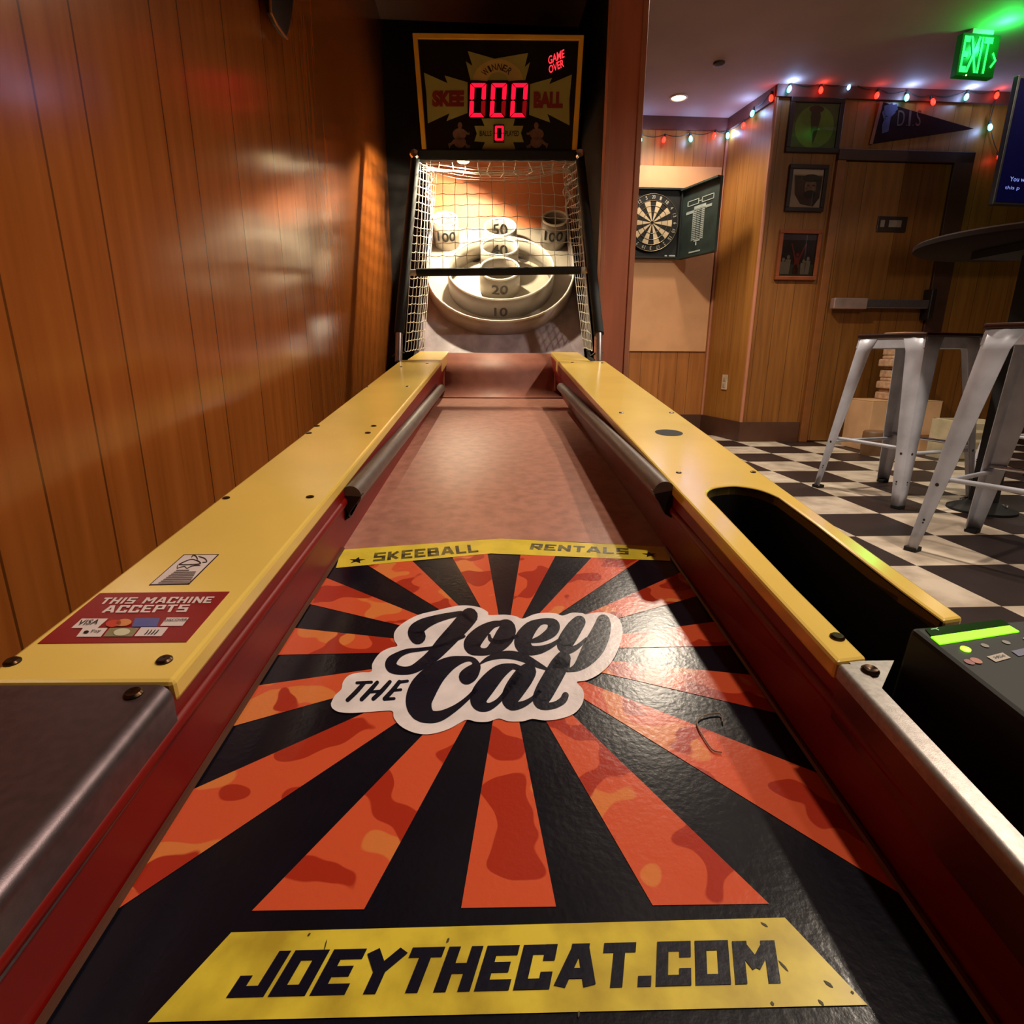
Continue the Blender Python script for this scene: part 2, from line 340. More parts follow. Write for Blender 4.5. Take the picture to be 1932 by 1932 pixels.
# door with push bar, plaque and dark casing
dd = struct(MB().rbox(2.54,3.30,4.295,4.322,.012,1.925).build('door_1', panelling('door_wood', (132,84,34), (110,66,24), RU, [.0,.12,.25], .4064, .4)))
cas = mk('casing_dark', (66,34,20), .5, var=.1); casl = mk('casing_light', (132,78,34), .45, var=.1)
tr = struct(MB().rbox(3.305,3.445,4.28,4.32,0,2.0).build('trim_7', cas, bevel=.003))
struct(MB().rbox(2.475,3.445,4.28,4.32,1.932,2.0).build('trim_8', cas, bevel=.003))
struct(MB().rbox(2.475,2.535,4.285,4.32,0,1.932).build('trim_9', casl, bevel=.003))
bar = MB().rbox(2.555,3.27,4.225,4.262,.975,1.035).build('push_bar', STEEL, dd, bevel=.006, label='brushed steel push bar across the door')
MB().rbox(2.55,2.80,4.215,4.266,.968,1.042).build('bar_sleeve', mk('bar_sleeve_grey', (190,160,152), .35, metal=.6), bar, bevel=.006)
MB().rbox(3.262,3.30,4.21,4.296,.90,1.11).build('latch_case', mk('latch_dark', (60,50,46), .35, metal=.7), bar, bevel=.006)
for x in (2.6,3.2): MB().rbox(x,x+.05,4.25,4.296,.98,1.03).build('bracket', BLACK, bar)
pl = MB().rbox(2.826,3.041,4.286,4.296,1.49,1.59).build('plaque', mk('plaque_dark', (48,32,26), .35), dd, bevel=.002, label='small dark plaque on the door')
q = MB(); nr = -RF
for i, wd in enumerate((.03,.06,.03)): q.rbox(2.845+i*.062,2.845+i*.062+wd,4.284,4.286,1.52,1.565)
q.build('plaque_lettering', mk('plaque_grey', (130,112,100), .4), pl)

# =================================================================== RIGHT-HAND SIDE OF THE ROOM
# ceiling downlight
dl = thing('ceiling_downlight', 'small round lit recessed downlight in the ceiling before the dartboard', 'light', rm(1.42,4.55,CEIL))
MB().lathe(rm(1.42,4.55,CEIL), (0,0,-1), [(.05,0),(.062,0),(.062,.006),(.05,.008)], 28, False).build('trim_ring', mk('ring_cream', (210,190,160), .5), dl, smooth=True)
MB().lathe(rm(1.42,4.55,CEIL), (0,0,-1), [(.0,.002),(.05,.002)], 28, False).build('lens', glow('lamp_warm', (255,236,200), 14), dl)
sd = thing('smoke_detector', 'small dark round detector on the ceiling above the dartboard corner', 'detector', rm(1.535,4.19,CEIL))
MB().lathe(rm(1.5,4.05,CEIL), (0,0,-1), [(.035,0),(.035,.012),(.02,.02),(0,.02)], 20).build('detector_base', mk('detector_brown', (70,50,44), .5), sd, smooth=True)
# plywood backer
bk = MB().rbox(.73,1.905,4.885,4.9,.67,2.04); bko = struct(bk.build('trim_10', mk('backer_ply', (216,160,112), .55, var=.06, vs=6), bevel=.002, label='pale tan plywood backer panel behind the dartboard'))
# dart cabinet
ct = thing('dartboard_cabinet', 'open black dartboard cabinet with green chalk door on tan backer board', 'dartboard', rm(1.3,4.885,1.629))
bc = rm(1.368,4.885,1.629); e1, e2 = RU, Vector((0,0,1)); nn = -RF
cab = MB().rbox(1.10,1.60,4.865,4.885,1.378,1.878)
for z in (1.378,1.866): cab.rbox(1.10,1.60,4.835,4.885,z,z+.012)
for x in (1.10,1.588): cab.rbox(x,x+.012,4.835,4.885,1.378,1.878)
cab.build('cabinet_case', mk('cabinet_black', (22,24,22), .5), ct)
bo = MB().lathe(bc-RF*.02, nn, [(.0,0),(.208,0),(.208,.028),(.204,.034),(0,.034)], 64).build('dartboard', mk('board_black', (18,14,13), .7), ct, smooth=True, label='round black and cream dartboard')
sec = MB(); sec2 = MB(); C0 = bc - RF*.0555
def pol(r, t): return C0 + e1*r*math.sin(t) + e2*r*math.cos(t)
for k in range(20):
    t0, t1 = (k-.5)*PI/10, (k+.5)*PI/10; m_ = sec if k % 2 else sec2
    for ra, rb in ((.012,.074),(.079,.118),(.122,.157)):
        if m_ is sec2: continue
        m_.face([pol(ra,t0), pol(ra,t1), pol(rb,t1), pol(rb,(t0+t1)/2), pol(rb,t0)])
sec.build('scoring_sectors', mk('sector_cream', (232,206,164), .7), bo)
wr = MB()
for r in (.0125,.0765,.120,.157): wr.tube([pol(r,2*PI*k/40)+nn*.001 for k in range(41)], .0016 if r>.1 else .0012, 5)
wr.tube([pol(.203,2*PI*k/48)-nn*.0 for k in range(49)], .002, 5)
wr.build('wire_rings', mk('wire_dull', (150,132,96), .4, metal=.6), bo)
nums = [20,1,18,4,13,6,10,15,2,17,3,19,7,16,8,11,14,9,12,5]
for k, nv in enumerate(nums):
    t = k*PI/10; c = pol(.181,t); ex = (e1*math.cos(t)-e2*math.sin(t)); ey = (e1*math.sin(t)+e2*math.cos(t)); wd = .026 if nv > 9 else .014
    nm = MB(); letter_on(nm, font2d(str(nv), .01), c - ex*wd/2 - ey*.013, ex*wd, ey*.026, nn, .001)
    nm.build('sector_number', mk('wire_white', (196,188,170), .5), bo)
hx, hf = 1.602, 4.845; fx, ff = 1.735, 4.46; dv = (rm(fx,ff,0)-rm(hx,hf,0)); dl_ = dv.length; dv.normalize(); dn = Vector((0,0,1)).cross(dv).normalized()
if dn.dot(CAM - rm(hx,hf,0)) < 0: dn = -dn
do = MB().box(rm(hx,hf,1.619)+dv*dl_/2-dn*.012, (dl_,.024,.50), (dv,dn,Vector((0,0,1))))
for s_ in (0,1): do.box(rm(hx,hf,1.375+s_*.488)+dv*dl_/2+dn*.01, (dl_,.03,.012), (dv,dn,Vector((0,0,1))))
dor = do.build('cabinet_door', mk('chalk_green', (52,66,58), .6, var=.2, vs=10), ct, label='open green chalkboard door of the dart cabinet')
ck = MB(); O_ = rm(hx,hf,1.37)
def cb(u0,u1,v0,v1): ck.box(O_+dv*(u0+u1)/2*dl_+Vector((0,0,(v0+v1)/2*.5))+dn*.0012, (abs(u1-u0)*dl_,.002,abs(v1-v0)*.5), (dv,dn,Vector((0,0,1))))
for u in (.16,.56):
    cb(u,u+.32,.79,.80); cb(u,u+.32,.725,.735); cb(u,u+.02,.725,.80); cb(u+.3,u+.32,.725,.80)
cb(.46,.58,.755,.765); cb(.36,.68,.66,.70); cb(.14,.36,.615,.65); cb(.68,.84,.635,.67); cb(.16,.84,.645,.655)
for k in range(16):
    v = .64-k*.026; cb(.34,.44,v-.02,v-.004); cb(.46,.55,v-.018,v-.006); cb(.57,.66,v-.02,v-.004)
cb(.34,.345,.22,.65); cb(.655,.66,.22,.65); cb(.42,.58,.205,.225); cb(.47,.50,.15,.2); cb(.3,.62,.055,.075)
ck.build('chalk_scoreboard', mk('chalk_white', (196,206,196), .8), dor)
for i, (x0,x1) in enumerate(((1.49,1.51),(1.525,1.575))): tag(MB().rbox(x0,x1,4.842,4.858,1.39,1.402).build('chalk_stick', mk('chalk_white', (1,1,1)), bevel=.003), ('short','longer')[i]+' white chalk piece lying at the bottom of the dart cabinet', 'chalk')

# string lights
sl = thing('string_light', 'string of red and teal bulbs hung along the top of the walls', 'string lights', rm(2,4.3,2.2))
RED = glow('bulb_red', (255,40,24), 5); TEAL = glow('bulb_teal', (90,214,226), 7); BLU = glow('bulb_blue', (150,200,255), 4); SOC = mk('socket_green', (18,36,30), .6)
sw = (b-a).normalized(); sn = -nrm
def on_side(px, py): return onp(px, py, nrm, nrm.dot(a)-.03)
BUL = [(1208,262,'t',0),(1253,262,'r',0),(1303,260,'t',0),(1348,254,'r',0),(1373,254,'t',0),(1403,235,'r',1),(1420,212,'t',1),(1455,183,'r',1),(1490,166,'t',2),(1549,168,'r',2),(1602,163,'b',2),(1655,178,'r',2),(1711,182,'t',2),(1760,190,'r',2),(1824,181,'t',2),(1881,178,'r',2),(1868,238,'t',2),(1885,296,'r',2)]
wire = []
for px, py, k, wl in BUL:
    p = on_wall(px,py,4.86) if wl == 0 else on_side(px,py) if wl == 1 else on_wall(px,py,4.28)
    ax = Vector((random.uniform(-.35,.35), -.25, -1)).normalized(); s_ = .8 if k == 'b' else 1
    prof = [(.002,.03),(.009,.026),(.0135,.014),(.0135,.004),(.010,-.008),(.008,-.012)]
    bl = MB().lathe(p, ax, [(r*s_,h*s_) for r, h in prof], 14).build('bulb', {'r':RED,'t':TEAL,'b':BLU}[k], sl, smooth=True, label={'r':'red bulb','t':'teal bulb','b':'pale blue bulb'}[k])
    MB().lathe(p, ax, [(.0085*s_,-.010),(.0095*s_,-.034),(.004,-.036)], 10).build('socket', SOC, bl, smooth=True)
    wire.append(p - ax*.036)
    out = (-RF if wl != 1 else sn)
    if k == 't': point('bulb_light', p + out*.035, .9, (.32,.5,1.0), .015)
    elif k == 'r': point('bulb_light', p + out*.03, .12, (1,.1,.05), .015)
wp = []
for i in range(len(wire)-1):
    for j in range(6):
        t = j/6; q_ = wire[i].lerp(wire[i+1], t); wp.append(q_ + Vector((0,0,-.02*math.sin(PI*t))))
MB().tube(wp + [wire[-1]], .0025, 6).build('wire', SOC, sl, smooth=True)

# exit sign
EXp = [(1811,72),(1886,72),(1866,142),(1799,139)]
exf = 3.6
ex_c = on_wall(1840,108,exf)
et = thing('exit_sign', 'glowing green exit sign hanging from the ceiling', 'sign', Vector((ex_c.x, ex_c.y, CEIL)))
yawe = Matrix.Rotation(math.radians(4), 3, 'Z'); exX = yawe @ RU; exN = yawe @ -RF; Zv = Vector((0,0,1))
EG = glow('exit_green', (30,255,70), 4.5)
MB().box(ex_c, (.235,.04,.205), (exX,exN,Zv)).build('sign_body', mk('exit_body', (14,50,22), .3, em=.1, emc=(0,150,30)), et, bevel=.004)
MB().box(Vector((ex_c.x,ex_c.y,(ex_c.z+.10+CEIL)/2)), (.13,.05,CEIL-ex_c.z-.10), (exX,exN,Zv)).build('mount', mk('mount_white', (200,210,200), .4), et, bevel=.003)
lt = MB(); bl_ = ex_c - exX*.105 - Zv*.085 + exN*.023
letter_on(lt, font2d('EXIT', .015, 0), bl_, exX*.175, Zv*.17, exN, .001)
lt.build('exit_letters', EG, et)
ar = MB(); o_ = ex_c + exX*.078 + exN*.024 - Zv*.02
ar.face([o_+Zv*.03, o_+Zv*.038+exX*.008, o_+exX*.034, o_-Zv*.038+exX*.008, o_-Zv*.03, o_+exX*.022]); ar.build('exit_arrow', EG, et)
MB().lathe(ex_c - exX*.06 - Zv*.1 + exN*.026, exN, [(.004,0),(.004,.003),(0,.003)], 8).build('test_lamp', glow('led_cream', (255,220,150), 3), et)
point('exit_glow', Vector((ex_c.x,ex_c.y,CEIL-.055)) + exN*.11 + exX*.05, 4, (.02,1,.12), .02)

# framed pictures
def frame(name, label, x0, x1, z0, z1, wd, mat, f=4.318):
    cx, cz = (x0+x1)/2, (z0+z1)/2
    t = thing(name, label, 'picture', rm(cx,f,cz), 'framed pictures left of the door')
    m_ = MB()
    for q_ in ((x0,x1,z0,z0+wd),(x0,x1,z1-wd,z1)): m_.rbox(q_[0],q_[1],f-.025,f,q_[2],q_[3])
    for q_ in ((x0,x0+wd),(x1-wd,x1)): m_.rbox(q_[0],q_[1],f-.025,f,z0+wd,z1-wd)
    m_.build('frame', mat, t, bevel=.003); return t
def flat(mb, f, pts, h): mb.face([rm(x,f-h,z) for x, z in pts]); return mb
def ell(cx, cz, rx, rz, k=28, t0=0): return [(cx+rx*math.cos(2*PI*j/k+t0), cz+rz*math.sin(2*PI*j/k+t0)) for j in range(k)]
def pane(t, x0, x1, z0, z1, f):
    m = MATS.get('picture_glass')
    if not m:
        m = MATS['picture_glass'] = bpy.data.materials.new('picture_glass'); m.use_nodes = True; N, L = m.node_tree.nodes, m.node_tree.links; N.clear()
        o_ = N.new('ShaderNodeOutputMaterial'); mx = N.new('ShaderNodeMixShader'); fr = N.new('ShaderNodeFresnel'); fr.inputs[0].default_value = 1.5
        tb = N.new('ShaderNodeBsdfTransparent'); tb.inputs[0].default_value = (.96,.97,.96,1); gl = N.new('ShaderNodeBsdfGlossy'); gl.inputs['Roughness'].default_value = .03
        L.new(fr.outputs[0], mx.inputs[0]); L.new(tb.outputs[0], mx.inputs[1]); L.new(gl.outputs[0], mx.inputs[2]); L.new(mx.outputs[0], o_.inputs[0])
    MB().rbox(x0,x1,f-.0155,f-.0135,z0,z1).build('glass', m, t)
FW = 4.318
dkf = mk('frame_dark', (40,20,14), .4)
x0,x1,z0,z1 = 2.104,2.477,1.975,2.30
t = frame('framed_disc', 'dark framed picture of a disc coloured as if lit green by the exit sign, topmost left of the door', x0,x1,z0,z1,.03,dkf)
pr = MB().rbox(x0+.028,x1-.028,FW-.008,FW-.002,z0+.028,z1-.028).build('print', mk('print_olive', (96,90,40), .6, var=.2), t)
g_ = flat(MB(), FW, ell((x0+x1)/2,(z0+z1)/2-.005,.135,.128), .009).build('disc', mk('print_exit_tint', (126,140,44), .6, var=.15), pr)  # green light of the exit sign painted into the disc's colour
flat(MB(), FW, [(2.262,2.235),(2.315,2.235),(2.327,2.19),(2.31,2.09),(2.292,2.03),(2.272,2.09),(2.255,2.19)], .010).build('figure', mk('print_brown', (74,44,20), .6), pr)
flat(MB(), FW, ell(2.29,2.236,.05,.022), .0105).build('cap', mk('print_redbrown', (92,34,20), .6), pr)
pane(t, x0+.02,x1-.02,z0+.02,z1-.02, FW)
x0,x1,z0,z1 = 2.15,2.425,1.611,1.903
t = frame('framed_portrait', 'dark framed sepia portrait of a dark-haired person, middle picture left of the door', x0,x1,z0,z1,.026,dkf)
pr = MB().rbox(x0+.024,x1-.024,FW-.008,FW-.002,z0+.024,z1-.024).build('print', mk('print_pale', (190,150,128), .6, var=.12), t)
cx = (x0+x1)/2
flat(MB(), FW, [(x0+.03,1.845),(x1-.03,1.845),(x1-.03,1.872),(x0+.03,1.872)], .009).build('caption_strip', mk('print_pink', (214,176,156), .6), pr)
flat(MB(), FW, [(x0+.045,1.838),(x1-.03,1.838),(x1-.035,1.70),(x1-.075,1.645),(cx-.03,1.66),(x0+.06,1.72)], .009).build('head_shadow', mk('print_sepia', (84,48,34), .7, var=.25, vs=25), pr)
flat(MB(), FW, ell(cx+.03,1.765,.042,.06), .0095).build('face', mk('print_face', (150,104,82), .7, var=.25, vs=40), pr)
hb = MB(); flat(hb, FW, ell(cx+.028,1.822,.062,.024), .010); flat(hb, FW, ell(cx+.03,1.722,.042,.026), .010)
for dx in (-.018,.02): flat(hb, FW, ell(cx+.03+dx,1.777,.011,.005,10), .010)
hb.build('hair', mk('print_dark', (48,28,22), .7), pr)
pane(t, x0+.02,x1-.02,z0+.02,z1-.02, FW)
x0,x1,z0,z1 = 2.136,2.44,1.165,1.496
t = frame('framed_photo', 'red-brown framed photo of players in red and white, lowest picture left of the door', x0,x1,z0,z1,.026,mk('frame_redbrown', (134,66,32), .35))
pr = MB().rbox(x0+.024,x1-.024,FW-.008,FW-.002,z0+.024,z1-.024).build('print', mk('print_maroon', (60,24,20), .6, var=.3, vs=20), t)
flat(MB(), FW, [(x0+.03,1.19),(x1-.03,1.19),(x1-.03,1.27),(x0+.03,1.27)], .009).build('field', mk('print_field', (92,84,52), .6, var=.2, vs=30), pr)
flat(MB(), FW, [(x0+.03,1.43),(x1-.03,1.43),(x1-.03,1.468),(x0+.03,1.468)], .009).build('sky_band', mk('print_mauve', (96,70,78), .6), pr)
PRD = mk('print_red', (150,44,30), .6); PCR = mk('print_cream', (176,150,128), .6)
for dx, hh, m_ in ((.05,.11,PCR),(.085,.13,PCR),(.20,.10,PCR),(.23,.12,PCR),(.145,.06,mk('print_dark', (0,0,0))),(.15,.15,PRD)):
    X = x0+dx; zb = 1.205; q_ = MB()
    flat(q_, FW, [(X-.016,zb),(X+.016,zb),(X+.02,zb+hh*.75),(X-.02,zb+hh*.75)], .010); flat(q_, FW, ell(X,zb+hh*.86,.011,.014,12), .0105)
    if m_ is PRD:
        for sg in (-1,1): flat(q_, FW, [(X+sg*.008,1.31),(X+sg*.02,1.30),(X+sg*.058,1.405),(X+sg*.048,1.408)], .0105)
    q_.build('printed_player', m_, pr)
pane(t, x0+.02,x1-.02,z0+.02,z1-.02, FW)

# pennant above the door
pt = thing('pennant', 'dark triangular felt pennant hung above the door', 'pennant', rm(2.74,4.318,2.2))
pn = [on_wall(*p, 4.312) for p in ((1662,192),(1641,272),(1836,243))]
MB().prism(pn, -RF*.004).build('felt', mk('felt_maroon', (34,13,14), .95, spec=.1), pt)
ps = [on_wall(*p, 4.307) for p in ((1660,192),(1666,192),(1646,272),(1640,272))]
MB().prism(ps, -RF*.003).build('header_strip', mk('felt_tan', (120,72,44), .9), pt)
fg = MB()
for poly in ([(1668,200),(1684,194),(1690,212),(1680,222),(1668,216)],[(1664,212),(1669,206),(1672,224),(1668,228)],[(1670,220),(1681,220),(1676,248),(1664,252),(1664,236)],[(1684,198),(1692,196),(1694,206),(1687,212)]):
    fg.face([on_wall(x,y,4.3065) for x, y in poly])
fg.build('pennant_figure', mk('felt_blue', (62,55,86), .9), pt)
tx = MB(); 
for ch, px, wd in (('D',1692,13),('.',1708,2),('I',1713,4),('.',1720,2),('S',1727,9)):
    hgt = 30 if ch != '.' else 3
    bl_, br_, tl_ = on_wall(px,238,4.307), on_wall(px+wd,238,4.307), on_wall(px+3,238-hgt,4.307)
    quad_letters(tx, font2d(ch), bl_, br_, tl_, -RF, .0008)
tx.build('pennant_letters', mk('felt_letters', (78,46,38), .9), pt)

# light switch / outlet plate on the side wall
oc = onp(1367,721, nrm, nrm.dot(a)-.004)
ot = thing('wall_plate', 'small white wall plate low on the side wall', 'outlet', oc)
MB().box(oc, (.07,.008,.115), (sw,nrm,Zv)).build('plate', mk('plate_white', (226,206,178), .4), ot, bevel=.002)
sk = MB()
for s_ in (-1,1): sk.box(oc - nrm*.005 + Zv*.024*s_, (.034,.004,.03), (sw,nrm,Zv))
sk.build('socket', mk('plate_cream', (200,180,150), .4), ot, bevel=.001)

# television
tvx0 = on_wall(1896,150,3.35); 
tt = thing('television', 'wall television with a dark blue screen at the right edge', 'television', on_wall(1932,280,3.35))
tl_, bl_ = on_wall(1908,140,3.35), on_wall(1886,386,3.35)
c_ = Vector((tl_.x/2+bl_.x/2, tl_.y/2+bl_.y/2, (tl_.z+bl_.z)/2)); hh = abs(tl_.z-bl_.z)
yt = Matrix.Rotation(math.radians(4), 3, 'Z'); tX = yt @ RU; tN = yt @ -RF
W_ = 1.05; cc = c_ + tX*W_/2
bd = MB().box(cc - tN*.015, (W_,.03,hh), (tX,tN,Zv)).build('tv_case', BLACK, tt, bevel=.004)
MB().box(cc + tN*.0008, (W_-.03,.0015,hh-.03), (tX,tN,Zv)).build('screen', mk('screen_navy', (2,3,20), .2, em=.3, emc=(3,4,56)), tt)
tm = MB()
for body, dz, dx, wd in (('You w', -.19,.075,.092),('this p', -.235,.055,.09)):
    letter_on(tm, font2d(body), cc - tX*(W_/2-dx) + Zv*dz, tX*wd, Zv*.022, tN, .002)
tm.build('screen_text', glow('screen_text_blue', (110,130,210), .9), tt)
MB().box(cc - tN*.16 - Zv*.1, (.2,.2,.25), (tX,tN,Zv)).build('wall_bracket', BLK2, tt)

# bar stools
SW = mk('stool_white', (208,210,224), .38, metal=.1, var=.14, vs=9, bump=.03); SEAT = mk('stool_seat', (52,22,16), .35, var=.15, vs=4); RUB = mk('rubber', (20,18,18), .7)
RUST = mk('stool_mark', (60,44,40), .6)
def make_stool():
    t = thing('bar_stool', 'x', 'stool')
    H_ = .735; s_ = .162; F_ = .232
    MB().box((0,0,.727), (2*s_+.012,2*s_+.012,.018)).build('seat', SEAT, t, bevel=.006)
    ap = MB()
    for k in range(4):
        ca, sa = math.cos(k*PI/2), math.sin(k*PI/2); R_ = lambda x, y, z: Vector((ca*x-sa*y, sa*x+ca*y, z))
        ap.prism([R_(-s_,-s_,.719), R_(s_,-s_,.719), R_(s_*1.03,-s_*1.03,.672), R_(-s_*1.03,-s_*1.03,.672)], R_(0,.004,0))
    ap.build('apron', SW, t, bevel=.002)
    for k in range(4):
        ca, sa = math.cos(k*PI/2), math.sin(k*PI/2); R_ = lambda x, y, z: Vector((ca*x-sa*y, sa*x+ca*y, z))
        lg = MB(); rows = []
        for i in range(13):
            q_ = i/12; z = .718*(1-q_)+.012*q_; c_ = s_*(1-q_)+F_*q_; wd = .085*(1-q_)+.036*q_
            if i == 0: wd = .10
            rows.append([R_(-c_+wd,-c_,z), R_(-c_+.014,-c_,z), R_(-c_+.004,-c_+.004,z), R_(-c_,-c_+.014,z), R_(-c_,-c_+wd,z)])
        lg.sheet(rows)
        l_ = lg.build('leg', SW, t, smooth=True, solid=.004)
        rib = MB(); mk_ = MB()
        for zz, r_ in ((.235,.006),(.115,.004),(.105,.003)):
            q_ = (.718-zz)/.706; c_ = s_*(1-q_)+F_*q_
            disc(mk_, R_(-c_+.026,-c_-.0028,zz), R_(0,-1,0), r_, 10); disc(mk_, R_(-c_-.0028,-c_+.026,zz), R_(-1,0,0), r_, 10)
        mk_.build('bolt', RUST, l_)
        ft = MB().box(R_(-F_+.016,-F_+.016,.008), (.04,.04,.016)); ft.build('rubber_foot', RUB, l_, bevel=.003)
    q_ = (.718-.24)/.706; c_ = s_*(1-q_)+F_*q_
    for k in range(4):
        ca, sa = math.cos(k*PI/2), math.sin(k*PI/2); R_ = lambda x, y, z: Vector((ca*x-sa*y, sa*x+ca*y, z))
        MB().tube([R_(-c_+.012,-c_+.012,.235+.02*(k%2)), R_(c_-.012,-c_+.012,.235+.02*(k%2))], .008, 10).build('rung', CHROME if k == 1 else SW, t, smooth=True)
    return t
def copy_tree(o, par=None):
    c = o.copy(); COL.objects.link(c)
    if par: c.parent = par
    for ch in o.children: copy_tree(ch, c)
    return c
st = make_stool()
ST = [((1.975,2.585),15,'white metal bar stool nearer the door, boxes seen between its legs'),((1.765,1.68),27,'white metal bar stool closest to the camera, cut by the right edge'),((2.90,2.72),12,'white metal bar stool behind the black table column, mostly out of frame')]
for i, ((x,f),ang,lb) in enumerate(ST):
    o = st if i == 0 else copy_tree(st)
    o.location = rm(x,f,0); o.rotation_euler = (0,0,math.radians(ang)+PH); o['label'] = lb; o['group'] = 'white metal bar stools'
# high table
tx_, tf_ = 2.17, 2.28
ht = thing('high_table', 'dark round high bar table on a black column behind the stools', 'table', rm(tx_,tf_,0))
MB().lathe(rm(tx_,tf_,1.05), Zv, [(0,0),(.40,0),(.415,.008),(.415,.024),(.408,.03),(0,.03)], 64).build('tabletop', mk('table_dark', (24,9,5), .7, spec=.1, var=.1, vs=4), ht, smooth=True)
MB().box(rm(tx_,tf_,.54), (.075,.075,1.02), (RU,RF,Zv)).build('column', BLK2, ht, bevel=.004)
MB().box(rm(tx_,tf_,1.035), (.3,.3,.028), (RU,RF,Zv)).build('top_plate', BLK2, ht)
MB().lathe(rm(tx_,tf_,0), Zv, [(.125,0),(.125,.01),(.08,.028),(.06,.04),(0,.04)], 40).build('base_plate', BLK2, ht, smooth=True)
for k in range(4): MB().lathe(rm(tx_+.075*math.cos(k*PI/2+.6),tf_+.075*math.sin(k*PI/2+.6),.03), Zv, [(.011,0),(.011,.008),(0,.011)], 10).build('bolt', CHROME, ht, smooth=True)

# cartons by the door
CB = mk('cardboard', (204,160,118), .75, var=.08, vs=8); TAPE = mk('packing_tape', (150,104,66), .4)
c1 = thing('cardboard_box', 'large tan cardboard box on the floor before the exit door', 'box', rm(2.94,3.98,0))
cb_ = MB().rbox(2.70,3.20,3.84,4.12,0,.34).build('box_body', CB, c1, bevel=.004)
fl = MB(); fl.rbox(2.70,2.948,3.84,4.12,.341,.346).rbox(2.952,3.20,3.84,4.12,.341,.346); fl.build('flap', CB, c1)
MB().rbox(2.70,3.20,3.836,3.84,.10,.116).rbox(2.84,2.852,3.836,3.84,0,.34).build('tape', TAPE, c1)
for k in range(5):
    z = .347 + k*.075; wd = .2-.012*k; dx = random.uniform(-.012,.012)
    p_ = MB()
    p_.rbox(2.86+dx,2.86+dx+wd,3.87,4.07,z,z+.05)
    p_.rbox(2.875+dx,2.845+dx+wd,3.88,4.06,z+.05,z+.074)
    tag(p_.build('paper_tray', mk('tray_pulp', (198,158,124), .85, var=.2, vs=30), bevel=.008), ['lowest','second from bottom','middle','second from top','topmost'][k]+' tan pulp tray in the stack on the cardboard box', 'tray', 'pulp trays stacked on the cardboard box')
tag(MB().rbox(2.84,3.02,3.86,4.08,.724,.80).build('paper_bag_roll', mk('bag_pink', (206,156,128), .8, var=.1), bevel=.02), 'pinkish paper bundle on top of the tray stack before the door', 'paper')
jt = thing('round_can', 'small tan round can on the floor left of the cardboard box', 'can', rm(2.64,3.72,0))
MB().lathe(rm(2.66,3.70,0), Zv, [(0,.0),(.075,0),(.08,.06),(.078,.15),(.07,.16),(0,.16)], 24).build('can_body', mk('can_tan', (120,86,56), .5), jt, smooth=True)
cr = thing('white_crate', 'white slatted crate on the floor behind the table column', 'crate', rm(3.2,3.5,0))
k_ = MB()
for i in range(4): k_.rbox(3.0,3.28,3.42,3.44,.02+i*.06,.06+i*.06)
for x in (3.0,3.26): k_.rbox(x,x+.02,3.44,3.66,0,.25)
k_.rbox(3.0,3.28,3.64,3.66,0,.25); k_.build('crate_slats', mk('crate_white', (196,182,150), .6), cr)

# pointed ornament on the left wall
ol = [(507,-40),(511,24),(522,46),(534,64),(542,73),(548,50),(553,20),(555,-40)]
mo = thing('wall_ornament', 'dark pointed ornament hanging high on the left panelled wall', 'ornament', onp(535,20,RU,LW+.03))
MB().prism([onp(x,y,RU,LW+.03) for x, y in ol], -RU*.012).build('ornament_body', mk('ornament_dark', (26,12,10), .4), mo, bevel=.004)
MB().tube([onp(x,y,RU,LW+.032) for x, y in ol[:5]], .003, 6).build('ornament_rim', mk('ornament_gold', (176,112,60), .35, metal=.4), mo, smooth=True, label='thin gold rim')

# =================================================================== THE BOWLING MACHINE
M = thing('skee_ball_machine', 'long yellow and red ball-rolling arcade machine with an orange sunburst deck and netted target', 'arcade machine', (0,1.8,0))
NR = Vector((0,-RA,1)).normalized(); ND = Vector((0,-DA,1)).normalized()
def rp(x, y, h=0): return Vector((x, y, railz(y)+h))
def dp(x, y, h=0): return Vector((x, y, deckz(y)+h))
# cabinet sides and floor of the machine
for nm_, xa, xb in (('side_panel',-.402,-.387),('side_panel',.414,.429)):
    pl_ = [(-.12,0),(3.56,0),(3.56,1.52),(2.86,.66),(2.78,railz(2.78)-.02),(-.12,railz(-.12)-.025)]
    MB().prism([(xa,y,z) for y, z in pl_], (xb-xa,0,0)).build(nm_, BLK2, M)
MB().mbox(-.40,.425,3.55,3.57,.02,1.98).build('back_panel', BLK2, M)
MB().mbox(-.40,.425,-.12,-.10,.02,.24).build('front_panel', BLK2, M)
# lane and deck
lane = MB().prism([dp(-.285,-.1), dp(.29,-.1), dp(.29,2.545), dp(-.285,2.545)], (0,0,-.012)).build('lane', LANE, M)
def lx(y): return -.2525-.0072*(y-.8)          # lane edges where the side walls meet it
def rx(y): return .2715+.002*(y-.8)
hp = [(2.545,.4505),(2.575,.458),(2.605,.486),(2.63,.53),(2.65,.566),(2.672,.588),(2.70,.603),(2.74,.621),(2.785,.637)]
hp = [(p.x,p.y) for p in catmull([(y,z,0) for y, z in hp], 4)]
MB().sheet([[(-.29,y,z),(.295,y,z)] for y, z in hp]).build('ball_hop', mk('hop_brown', (158,96,80), .62, var=.12, vs=20), M, smooth=True, solid=.01, label='dark red-brown curved ball hop at the end of the lane')
MB().tube([(-.262,2.793,.634),(.268,2.793,.634)], .006, 10).build('hop_edge', CHROME, M, smooth=True, label='bright metal edge of the ball hop')
for sx, x_ in ((-1,-.247),(1,.2455)): MB().box((x_,2.60,.53), (.008,.010,.10)).build('corner_strip', mk('corner_pink', (176,104,84), .4), M)
